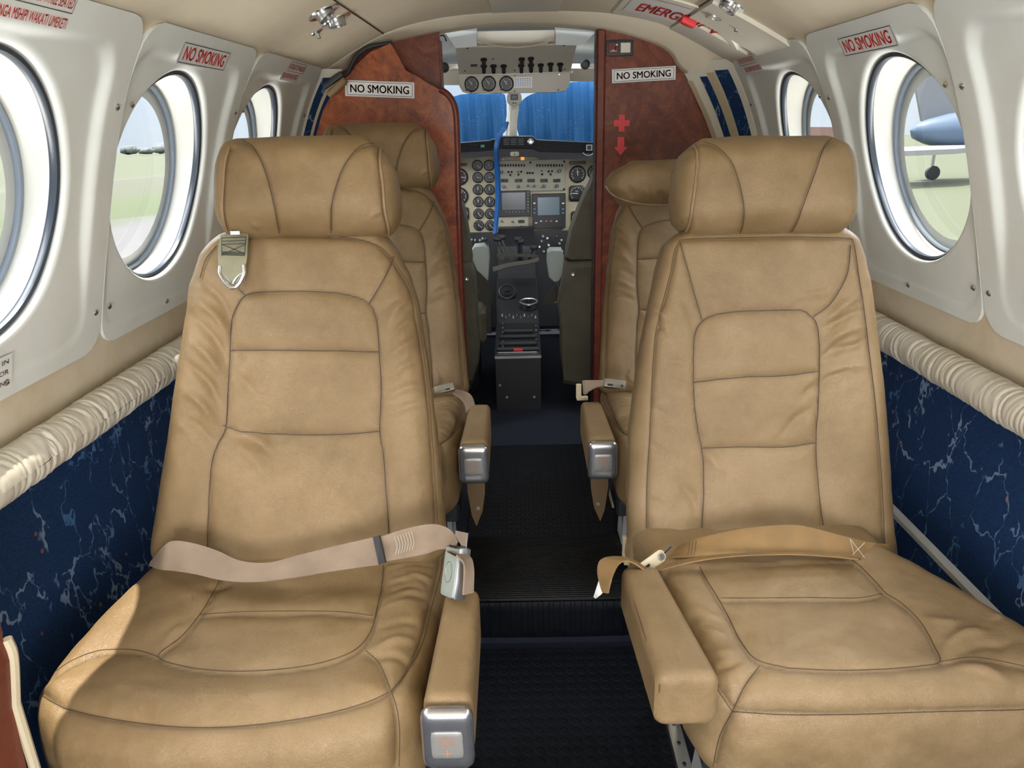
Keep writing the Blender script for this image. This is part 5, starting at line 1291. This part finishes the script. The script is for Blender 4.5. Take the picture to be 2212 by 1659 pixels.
cover([(1124, 310), (1120, 290), (1114, 268), (1113, 250), (1118, 232), (1130, 215), (1150, 203), (1185, 195), (1222, 188), (1232, 178), (1290, 176), (1380, 185), (1390, 320), (1250, 318)], 4.05, 'sun_cover', 'blue sun cover over the right half of the windscreen')
mb = MB(); q = np.array([P(x, y, Y=3.9) for x, y in ((1112, 195), (1111, 235), (1108, 262), (1107, 300))]); mb.tube(smooth(q, 5), .022, M['ceil2'], 12); q = np.array([P(x, y, Y=3.92) for x, y in ((1093, 300), (1101, 240), (1100, 205))]); mb.tube(smooth(q, 4), .005, M['ceil2'], 8)
struct(mb.build('trim_%d' % tr, None)); tr += 1
t_ = thing('clock_unit', 'small grey clock unit with a tiny display on the windscreen centre post', 'clock', tuple(P(1112, 215, Y=3.84)))
c = P(1111, 213, Y=3.84); mb = MB(); mb.rbox((.072, .03, .068), (.030, .01, .030), M['ohead'], c, n=(10, 4, 10)); mb.build('case', t_); mb = MB(); mb.box((.036, .004, .026), M['black'], c+[0, -.016, .006]); mb.box((.024, .002, .014), M['screen'], c+[0, -.019, .006], b=.0005); mb.build('display', t_)
mb = MB(); mb.cyl(.004, .006, M['black'], c+[-.006, -.012, -.020], FACE, 8); mb.cyl(.004, .006, M['black'], c+[.006, -.012, -.020], FACE, 8); mb.build('button', t_)
M['wsglass'] = glass('windscreen_glass', (.95, .98, 1), .04)
mb = MB(); mb.quad((-.75, 4.10, .98), (.75, 4.10, .98), (.62, 3.95, 1.42), (-.62, 3.95, 1.42), M['wsglass']); o = mb.build('window_windscreen', None); struct(o)
# cockpit lining
M['cock'] = fabric_cream('pale_cockpit_lining', (.62, .66, .66), (.54, .58, .58))
prf = np.array([(-.80, 0, .75), (-.76, 0, .98), (-.72, 0, 1.10), (-.66, 0, 1.20)]); top = np.array([(-.66, 0, 1.28), (-.60, 0, 1.36), (-.52, 0, 1.42), (-.40, 0, 1.46), (-.2, 0, 1.485), (0, 0, 1.49), (.2, 0, 1.485), (.40, 0, 1.46), (.52, 0, 1.42), (.60, 0, 1.36), (.66, 0, 1.28)])
mb = MB(); tt = smooth(top, 4); mb.grid(np.stack([tt*[k, 1, 1]+[0, y, dz] for y, k, dz in ((2.50, 1, .03), (2.9, 1, .02), (3.3, .98, -.01), (3.6, .97, -.04), (3.92, .93, -.085))]), M['cock']); struct(mb.build('ceiling_cockpit', None))
for s in (-1, 1):
    lo_ = np.array([(s*.70, 0, .0), (s*.82, 0, .3), (s*.83, 0, .6), (s*.80, 0, .8), (s*.76, 0, .98)])
    mb = MB(); mb.grid(np.stack([lo_*[k, 1, 1]+[0, y, 0] for y, k in ((2.48, 1), (3.2, .98), (4.1, .90))]), M['carpet'], flip=(s > 0))
    struct(mb.build('wall_cockpit_'+('left' if s < 0 else 'right'), None))
mb = MB(); mb.box((1.5, .03, .95), M['carpet'], (0, 4.05, .50)); struct(mb.build('wall_firewall', None))
mb = MB()
for s in (-1, 1):
    mb.tube([(s*.80, 2.52, .9), (s*.70, 2.53, 1.2), (s*.62, 2.53, 1.34)], .03, M['ceil2'], 8); mb.tube([(s*.72, 3.5, .98), (s*.66, 3.6, 1.15), (s*.60, 3.75, 1.32)], .018, M['ceil2'], 8)
struct(mb.build('trim_%d' % tr, None)); tr += 1
# side valance of the cockpit seen beside the overhead panel
for s, nm in ((-1, 'left'), (1, 'right')):
    t_ = thing('visor_bracket', 'pale %s cockpit lining bracket with a dark air outlet beside the overhead panel' % nm, 'bracket', tuple(P(965 if s < 0 else 1265, 150, Y=3.3)))
    xs = ((900, 1000) if s < 0 else (1226, 1350)); mb = MB()
    q = [P(xs[0], 148, Y=3.3), P(xs[1], 148, Y=3.3), P(xs[1]-(-4 if s > 0 else 4), 184 if s < 0 else 176, Y=3.42), P(xs[0], 184 if s < 0 else 176, Y=3.42)]
    mb.quad(q[3], q[2], q[1], q[0], M['ceil2'], .02); mb.build('shelf', t_, smooth_=False)
    c = P(960 if s < 0 else 1264, 146 if s < 0 else 139, Y=3.28); mb = MB(); mb.lathe([(.020, 0), (.020, .006), (.014, .008), (.012, .003), (0, .003)], M['black'], c, FACE, 18); mb.cyl(.006, .008, M['steel'], c+[.024, 0, -.006], FACE, 10); mb.build('outlet', t_)
# overhead panel ----------------------------------------------------------------------------------------
oh = thing('overhead_panel', 'beige cockpit overhead panel with black knobs above three round gauges', 'overhead panel', tuple(P(1110, 150, Y=2.85)))
def q4(px, Ys): return [P(x, y, Y=Y) for (x, y), Y in zip(px, Ys)]
a = q4(((984, 104), (1246, 96), (1232, 156), (992, 163)), (2.72, 2.72, 2.90, 2.90)); mb = MB(); mb.quad(a[3], a[2], a[1], a[0], M['ohead'], .006); mb.build('upper_plate', oh, smooth_=False)
e1 = (a[1]-a[0])/np.linalg.norm(a[1]-a[0]); e2 = (a[0]-a[3]); e2 -= e1*(e1@e2); e2 /= np.linalg.norm(e2); e3 = np.cross(e1, e2); UR = np.stack([e1, e2, e3], 1); aO = a[0]
def onup(x, y): d = ray(x, y); t_ = ((aO-CAM)@e3)/(d@e3); return CAM+t_*d
b4 = q4(((991, 162), (1231, 156), (1231, 178), (1222, 196), (1200, 199), (1012, 202), (999, 198), (992, 186)), (2.905,)*8)
mb = MB(); n = len(b4); v = list(b4)+[p+np.array([0, .04, .0]) for p in b4]; mb.add(v, [list(range(n))[::-1], list(range(n, 2*n))]+[[i, (i+1) % n, n+(i+1) % n, n+i] for i in range(n)], M['ohead']); mb.build('lower_plate', oh, smooth_=False)
mb = MB(); mb.tube(smooth([P(x, y, Y=2.90) for x, y in ((990, 162), (1110, 160), (1228, 154), (1233, 158))], 4), .004, M['ceil2'], 8); mb.build('lip', oh)
for x, y, w in ((1045, 128, 0), (1045, 142, 1), (1066, 142, 1), (1088, 142, 1), (1127, 127, 0), (1147, 126, 0), (1126, 141, 1), (1147, 140, 1), (1168, 140, 1), (1189, 138, 1), (1210, 138, 1)):
    c = onup(x, y); mb = MB(); mb.lathe([(.0115, 0), (.0115, .004), (.007, .006), (.0065, .026), (.004, .028), (0, .028)], M['black'], c, UR, 16); mb.build('knob', oh)
c = onup(1024, 141); mb = MB(); mb.box((.022, .013, .006), M['black'], c, UR); mb.box((.016, .008, .008), M['screen'], c, UR); mb.build('rocker_switch', oh)
mb = MB()
for x, y in ((1065, 127), (1004, 153), (1112, 152), (1220, 149), (1010, 104), (1218, 98)): mb.cyl(.003, .002, M['black'], onup(x, y), UR, 8)
for x, y in ((1017, 166), (1017, 199), (1112, 163), (1112, 197), (1206, 194)): mb.cyl(.003, .002, M['black'], P(x, y, Y=2.903), FACE, 8)
mb.cyl(.003, .003, M['steel'], P(1208, 161, Y=2.903), FACE, 8); mb.build('screw', oh)
for x, y in ((1019, 182), (1056, 181), (1094, 181)): gauge(x, y, .0235, kind=1, needle=125, parent=oh, Y=2.904); knob(x-11, y+12, .004, .012, parent=oh, Y=2.90)
mb = MB(); c = P(1130, 178, Y=2.904); mb.box((.066, .002, .037), M['signw'], c, b=.0005)
for j in range(5):
    for i in range(7): mb.box((.005, .0006, .0022), M['bluek'] if j else M['ink'], c+np.array([-.026+i*.0085, -.0014, .012-j*.0058]), b=.0001)
mb.build('table_card', oh, smooth_=False)
# padded mouldings beside, and recess with curved strap
mb = MB()
for px in (((940, 62), (1030, 68), (1030, 100), (984, 104), (965, 75)), ((1200, 65), (1285, 70), (1262, 96), (1246, 98), (1200, 97))):
    v = [P(x, y, Y=2.70) for x, y in px]; n = len(v); v += [p+np.array([0, .05, .03]) for p in v]; mb.add(v, [list(range(n))[::-1], list(range(n, 2*n))]+[[i, (i+1) % n, n+(i+1) % n, n+i] for i in range(n)], M['cock']); mb.build('side_moulding', oh, sharp=30); mb = MB()
a = q4(((1030, 68), (1200, 65), (1200, 97), (1030, 100)), (2.76, 2.76, 2.78, 2.78)); mb = MB(); mb.quad(a[3], a[2], a[1], a[0], M['ceil2'], .004); mb.build('recess_panel', oh)
mb = MB(); mb.tube(smooth([P(x, y, Y=2.69) for x, y in ((1032, 87), (1050, 94), (1080, 100), (1115, 102), (1150, 99), (1180, 92), (1198, 83))], 5), .003, M['cream'], 6); mb.build('pull_cord', oh)
mb = MB(); mb.tube(smooth([P(x, y, Y=3.0) for x, y in ((951, 77), (958, 77), (962, 83), (964, 89))], 3), .003, M['black'], 6); tag(mb.build('grab_handle', None, origin=P(958, 80, Y=3.0)), 'thin dark grab handle on the pale cockpit lining at left', 'handle')
# cockpit seats ---------------------------------------------------------------------------------------------
def pilot_seat(px_back, px_box, arm, Yb, label, s):
    t_ = thing('pilot_chair', label, 'seat', (s*.36, Yb, HUMP), 'olive pilot seats')
    def vol(px, Y, m, name, dy, lean=0):
        v = [P(x, y, Y=Y) for x, y in px]; n = len(v); zc_ = min(p[2] for p in v); 
        for p in v: pass
        c0 = np.mean(v, 0); ring = []
        for k, o_, in ((.93, 0), (1, .012), (1, dy-.012), (.93, dy)): ring.append(np.array([c0+(p-c0)*k+np.array([0, o_-lean*(p[2]-zc_), 0]) for p in v]))
        mb = MB(); g = np.array([smooth(np.concatenate([r_, r_[:1]]), 1) for r_ in ring]); mb.grid(g, M[m]); mb.add(ring[0], [list(range(n))], M[m]); mb.add(ring[-1], [list(range(n))[::-1]], M[m]); return mb.build(name, t_, sharp=50)
    vol(px_back, Yb, 'olive', 'backrest', .10, lean=-.0); vol(px_box, Yb-.05, 'olive', 'back_shell', .12)
    vol(arm, Yb+.28, 'greyarm', 'armrest', .09)
    mb = MB(); x, y = px_box[0]; mb.box((.38, .42, .14), M['olive'], (s*.36, Yb+.24, HUMP+.30)); mb.build('seat_cushion', t_); mb = MB(); mb.box((.30, .32, .24), M['dark'], (s*.36, Yb+.22, HUMP+.125)); mb.build('pedestal_base', t_)
    return t_
pl = pilot_seat([(984, 400), (990, 435), (1001, 445), (1008, 480), (1014, 520), (1019, 560), (1018, 572), (960, 572), (900, 560), (900, 400), (920, 380)], [(900, 566), (985, 571), (1018, 572), (1026, 600), (1030, 680), (1036, 740), (1034, 790), (1022, 830), (960, 840), (900, 830)],
   [(1019, 540), (1024, 532), (1045, 530), (1055, 540), (1057, 560), (1054, 608), (1045, 600), (1030, 585), (1020, 560)], 2.80, 'olive pilot seat behind the left burl partition with grey green armrest', -1)
pr_ = pilot_seat([(1284, 372), (1276, 395), (1265, 415), (1250, 450), (1232, 500), (1224, 540), (1222, 560), (1230, 566), (1280, 566), (1340, 560), (1350, 380), (1320, 360)], [(1222, 565), (1230, 570), (1340, 565), (1340, 840), (1250, 835), (1216, 830), (1212, 760), (1212, 700), (1206, 660), (1218, 600)],
   [(1183, 545), (1188, 540), (1214, 540), (1220, 560), (1218, 590), (1207, 610), (1198, 612), (1186, 600), (1182, 570)], 2.80, 'olive pilot seat beside the right burl partition with grey green armrest', 1)
for t_, scr, hk in ((pl, (1009, 602), ((1030, 596), (1031, 620), (1035, 662), (1050, 660), (1062, 650))), (pr_, (1237, 592), ((1203, 612), (1207, 628), (1204, 650), (1198, 655)))):
    mb = MB(); mb.lathe([(.007, 0), (.006, .004), (.003, .004), (0, .003)], M['steel'], P(*scr, Y=2.745), FACE, 12); mb.build('screw', t_)
    mb = MB(); mb.tube(smooth([P(x, y, Y=3.0) for x, y in hk], 4), .004, M['steel'], 6); mb.build('belt_bar', t_)
mb = MB(); mb.ribbon([P(x, y, Y=2.98) for x, y in ((1032, 590), (1034, 620), (1034, 660), (1040, 720))], [P(x, y, Y=2.98) for x, y in ((1048, 602), (1060, 622), (1060, 655), (1062, 720))], M['darkw'], th=.004); mb.build('seat_belt', pl)
mb = MB(); mb.ribbon([P(x, y, Y=3.0) for x, y in ((1206, 612), (1190, 625), (1180, 640), (1174, 655))], [P(x, y, Y=3.0) for x, y in ((1208, 640), (1205, 655), (1195, 658), (1180, 657))], M['darkw'], th=.004); mb.build('seat_belt', pr_)
# ------------------------------------------------------------------ outside
GZ = -1.25
def gz(y): return GZ-.020*y
def ground():
    m = mat('airfield_ground', (.3, .35, .15), .95); t = NT(m); o = t.obj(); sx = t.n('SeparateXYZ'); t.l(o, sx.inputs[0]); x = sx.outputs[0]
    n = t.noise(.25, 5, vec=o); n2 = t.noise(3, 5, vec=o)
    xx = t.math('ADD', x, t.math('MULTIPLY', n, 4))
    K = .24
    st = [(.0, (.36, .42, .22)), (.33, (.36, .42, .22)), (.335, (.52, .52, .42)), (.342, (.34, .37, .24)), (.40, (.33, .37, .2)), (.41, (.28, .38, .13)), (.438, (.26, .36, .12)), (.443, (.50, .49, .50)),
          (.512, (.50, .49, .48)), (.516, (.62, .43, .33)), (.545, (.60, .42, .32)), (.55, (.34, .40, .20)), (1, (.30, .36, .16))]
    c = t.ramp(t.math('ADD', t.math('DIVIDE', xx, 200.0), .5), [(p_, tuple(q*K for q in c_)) for p_, c_ in st])
    t.set(Base_Color=t.mix(t.math('MULTIPLY', n2, .35), c, (.45*K, .42*K, .36*K))); return m
M['ground'] = ground()
mb = MB(); mb.quad((-600, -300, gz(-300)), (600, -300, gz(-300)), (600, 600, gz(600)), (-600, 600, gz(600)), M['ground']); struct(mb.build('ground', None, smooth_=False))
M['tree'] = mat('distant_foliage', (.12, .14, .135), .9)  # haze of distance mixed into the foliage colour
rg = random.Random(11)
for i in range(26):
    y = 150+i*14+rg.uniform(-2, 2); x = -190+rg.uniform(-15, 15); h = rg.uniform(3.6, 6.2); mb = MB()
    v, f = rbox_geo((h*1.6, 9.6, h*.8), (h*.7, h*.9, h*.38), (8, 8, 8)); v = v+vnoise(v*.9+i, i)[:, None]*h*.10; mb.add(v, f, M['tree'], (x, y, gz(y)+h*.55)); o = mb.build('distant_tree', None, origin=(x, y, gz(y)))
    tag(o, 'hazy distant tree on the horizon beyond the airfield', 'tree', 'trees on the horizon')
# parked aircraft on the right
M['acw'] = mat('aircraft_white', (.20, .205, .215), .5); M['acw2'] = mat('aircraft_wing_white', (.26, .26, .25), .5); M['acb'] = mat('aircraft_blue', (.08, .125, .19), .5); M['brick'] = mat('brick_red_wall', (.16, .09, .075), .9)
def fus(mb, pts, m):
    vs = [];
    for x, y, z, r_ in pts: vs.append([(x+r_*math.cos(a)*0, y+r_*math.cos(a), z+r_*math.sin(a)) for a in np.linspace(0, 2*math.pi, 17)])
    mb.grid(np.array(vs), m)
ac = thing('parked_aircraft', 'pale blue and white parked aircraft beyond the right windows', 'aircraft', (22, 40, gz(40)))
c = P(1975, 282, Y=40); mb = MB(); vs = []
for dx, dz, r_ in ((-.2, 0, .03), (0, 0, .35), (.6, .02, .6), (1.6, .05, .85), (4, .1, 1.1), (9, .2, 1.1), (13, .5, .6), (15, .8, .15)):
    vs.append([(c[0]+dx, c[1]+r_*math.cos(a), c[2]+dz+r_*math.sin(a)-r_*.15) for a in np.linspace(0, 2*math.pi, 21)])
mb.grid(np.array(vs), M['acb']); mb.build('fuselage', ac, sharp=180)
q = [P(x, y, Y=41) for x, y in ((1992, 262), (2075, 262), (2075, 120), (1968, 128))]; mb = MB(); mb.quad(*q, M['acw'], .2); mb.build('tail_fin', ac, smooth_=False)
mb = MB(); w0 = P(1942, 338, Y=34); mb.prism([(0, 0), (3.0, 1.0), (7.5, 5.0), (6.8, 6.5), (1.2, 4.0)], .22, M['acw2'], w0); mb.build('wing', ac, smooth_=False)
mb = MB()
for x, y in ((c[0]+1.2, 40), (c[0]+6, 38.6), (c[0]+6, 41.4)): mb.cyl(.35, .25, M['rubber'], (x, y, gz(40)+.36), euler(R(90)), 20); mb.tube([(x, y, gz(40)+.4), (x, y, c[2]-.8)], .08, M['steel'], 6)
mb.build('landing_gear', ac)
mb = MB(); mb.box((.3, 50, 2.6), M['brick'], (62, 155, gz(150)+2.2), b=.01); o = mb.build('hangar_wall', None, origin=(62, 155, gz(150))); tag(o, 'low reddish building on the horizon outside the right windows', 'building')
nc = thing('engine_nacelle', 'pale blue covered engine nacelle close outside the right windows', 'engine', tuple(P(2062, 560, X=2.3)))
c = P(2150, 650, X=2.5); mb = MB(); v, f = rbox_geo((.8, 1.3, .6), (.38, .5, .29), (14, 20, 12)); mb.add(v, f, M['acb'], c+np.array([0, .2, -.05])); mb.build('cowling', nc, sharp=180)
mb = MB(); mb.rbox((.05, .5, .04), (.02, .05, .015), M['acw'], c+np.array([0, .95, .0]), n=(4, 8, 4)); mb.build('exhaust_stub', nc)

# ------------------------------------------------------------------ light
W = bpy.data.worlds.new('sky'); SC.world = W; W.use_nodes = True; wt = W.node_tree; wt.nodes.clear()
out = wt.nodes.new('ShaderNodeOutputWorld'); bg = wt.nodes.new('ShaderNodeBackground'); tc = wt.nodes.new('ShaderNodeTexCoord'); sx = wt.nodes.new('ShaderNodeSeparateXYZ'); rp_ = wt.nodes.new('ShaderNodeValToRGB')
wt.links.new(tc.outputs['Generated'], sx.inputs[0]); wt.links.new(sx.outputs[2], rp_.inputs[0]); e = rp_.color_ramp.elements
e[0].position = 0; e[0].color = (.25, .28, .30, 1); e[1].position = 1; e[1].color = (1.2, 1.2, 1.2, 1)
for p_, c_ in ((.10, (.235, .28, .33)), (.20, (.27, .31, .35)), (.34, (1.0, 1.05, 1.1))):
    q = e.new(p_); q.color = (*c_, 1)
cl = wt.nodes.new('ShaderNodeTexNoise'); cl.inputs['Scale'].default_value = 3.2; cl.inputs['Detail'].default_value = 6; wt.links.new(tc.outputs['Generated'], cl.inputs['Vector'])
cr = wt.nodes.new('ShaderNodeValToRGB'); wt.links.new(cl.outputs[0], cr.inputs[0]); cr.color_ramp.elements[0].position = .45; cr.color_ramp.elements[1].position = .65; cr.color_ramp.elements[0].color = (.88, .92, 1, 1); cr.color_ramp.elements[1].color = (1.15, 1.12, 1.1, 1)
mx_ = wt.nodes.new('ShaderNodeMix'); mx_.data_type = 'RGBA'; mx_.blend_type = 'MULTIPLY'; mx_.inputs[0].default_value = 1; wt.links.new(rp_.outputs[0], mx_.inputs[6]); wt.links.new(cr.outputs[0], mx_.inputs[7])
wt.links.new(mx_.outputs[2], bg.inputs[0]); bg.inputs[1].default_value = 3.0; wt.links.new(bg.outputs[0], out.inputs[0])

sd = bpy.data.lights.new('sun', 'SUN'); sd.energy = 9; sd.angle = R(.6); sd.color = (1, .93, .82); so = bpy.data.objects.new('sun', sd); COL.objects.link(so)
dirv = Vector((.188, -.16, -1.0)); so.rotation_euler = dirv.to_track_quat('-Z', 'Y').to_euler()
def area(name, loc, tgt, size, power, col=(1, 1, 1), sy=None):
    d = bpy.data.lights.new(name, 'AREA'); d.energy = power; d.size = size; d.color = col
    if sy: d.shape = 'RECTANGLE'; d.size_y = sy
    o = bpy.data.objects.new(name, d); COL.objects.link(o); o.location = loc; o.rotation_euler = (Vector(tgt)-Vector(loc)).to_track_quat('-Z', 'Y').to_euler(); return o
area('rear_fill_light', (-.1, -1.2, 1.35), (0, 1.5, .7), 1.0, 12, (1, .98, .95), .5)  # added lamp behind the camera, frontal fill for the cabin
for s in (-1, 1):
    for k in range(-1, 3):
        yc = .985+PITCHY*k; area('window_fill_light', (s*1.35, yc, 1.75), (0, yc, .75), .5, 13 if k < 2 else 24, (.95, .98, 1.0), .4)  # added lamps outside the windows, boosting the light that comes in
for s in (-1, 1):
    for k in range(-1, 3): yc = .985+PITCHY*k; area('upward_fill_light', (s*1.5, yc, .30), (s*.15, yc, 1.6), .5, 13, (1, .98, .94), .4)  # added lamps below window level, standing in for light off the ground
area('rear_fill_uplight', (0, -.55, .75), (0, 1.7, 1.55), 1.0, 28, (.97, .98, 1), .5)  # unseen lamp added behind the camera to brighten ceiling and upper panels
area('cockpit_fill_light', (0, 3.3, 1.43), (0, 3.4, .5), .5, 1.6, (.92, .97, 1), .3)  # fill lamp added under the cockpit ceiling to lighten the cockpit
area('cockpit_side_fill', (-1.1, 3.2, 1.45), (0, 3.2, 1.1), .5, 6, (.9, .96, 1), .4)  # fill lamp added outside the left cockpit wall
SC.view_settings.view_transform = 'Standard'; SC.view_settings.look = 'None'; SC.view_settings.exposure = 0; SC.view_settings.gamma = 1
SC.cycles.use_denoising = True; SC.cycles.max_bounces = 5; SC.cycles.diffuse_bounces = 3; SC.cycles.glossy_bounces = 2; SC.cycles.transparent_max_bounces = 8
SC.cycles.sample_clamp_indirect = 6; SC.cycles.use_adaptive_sampling = True; SC.cycles.adaptive_threshold = .1; SC.cycles.adaptive_min_samples = 16
for o in bpy.data.objects:
    if 'wloc' in o.keys(): del o['wloc']
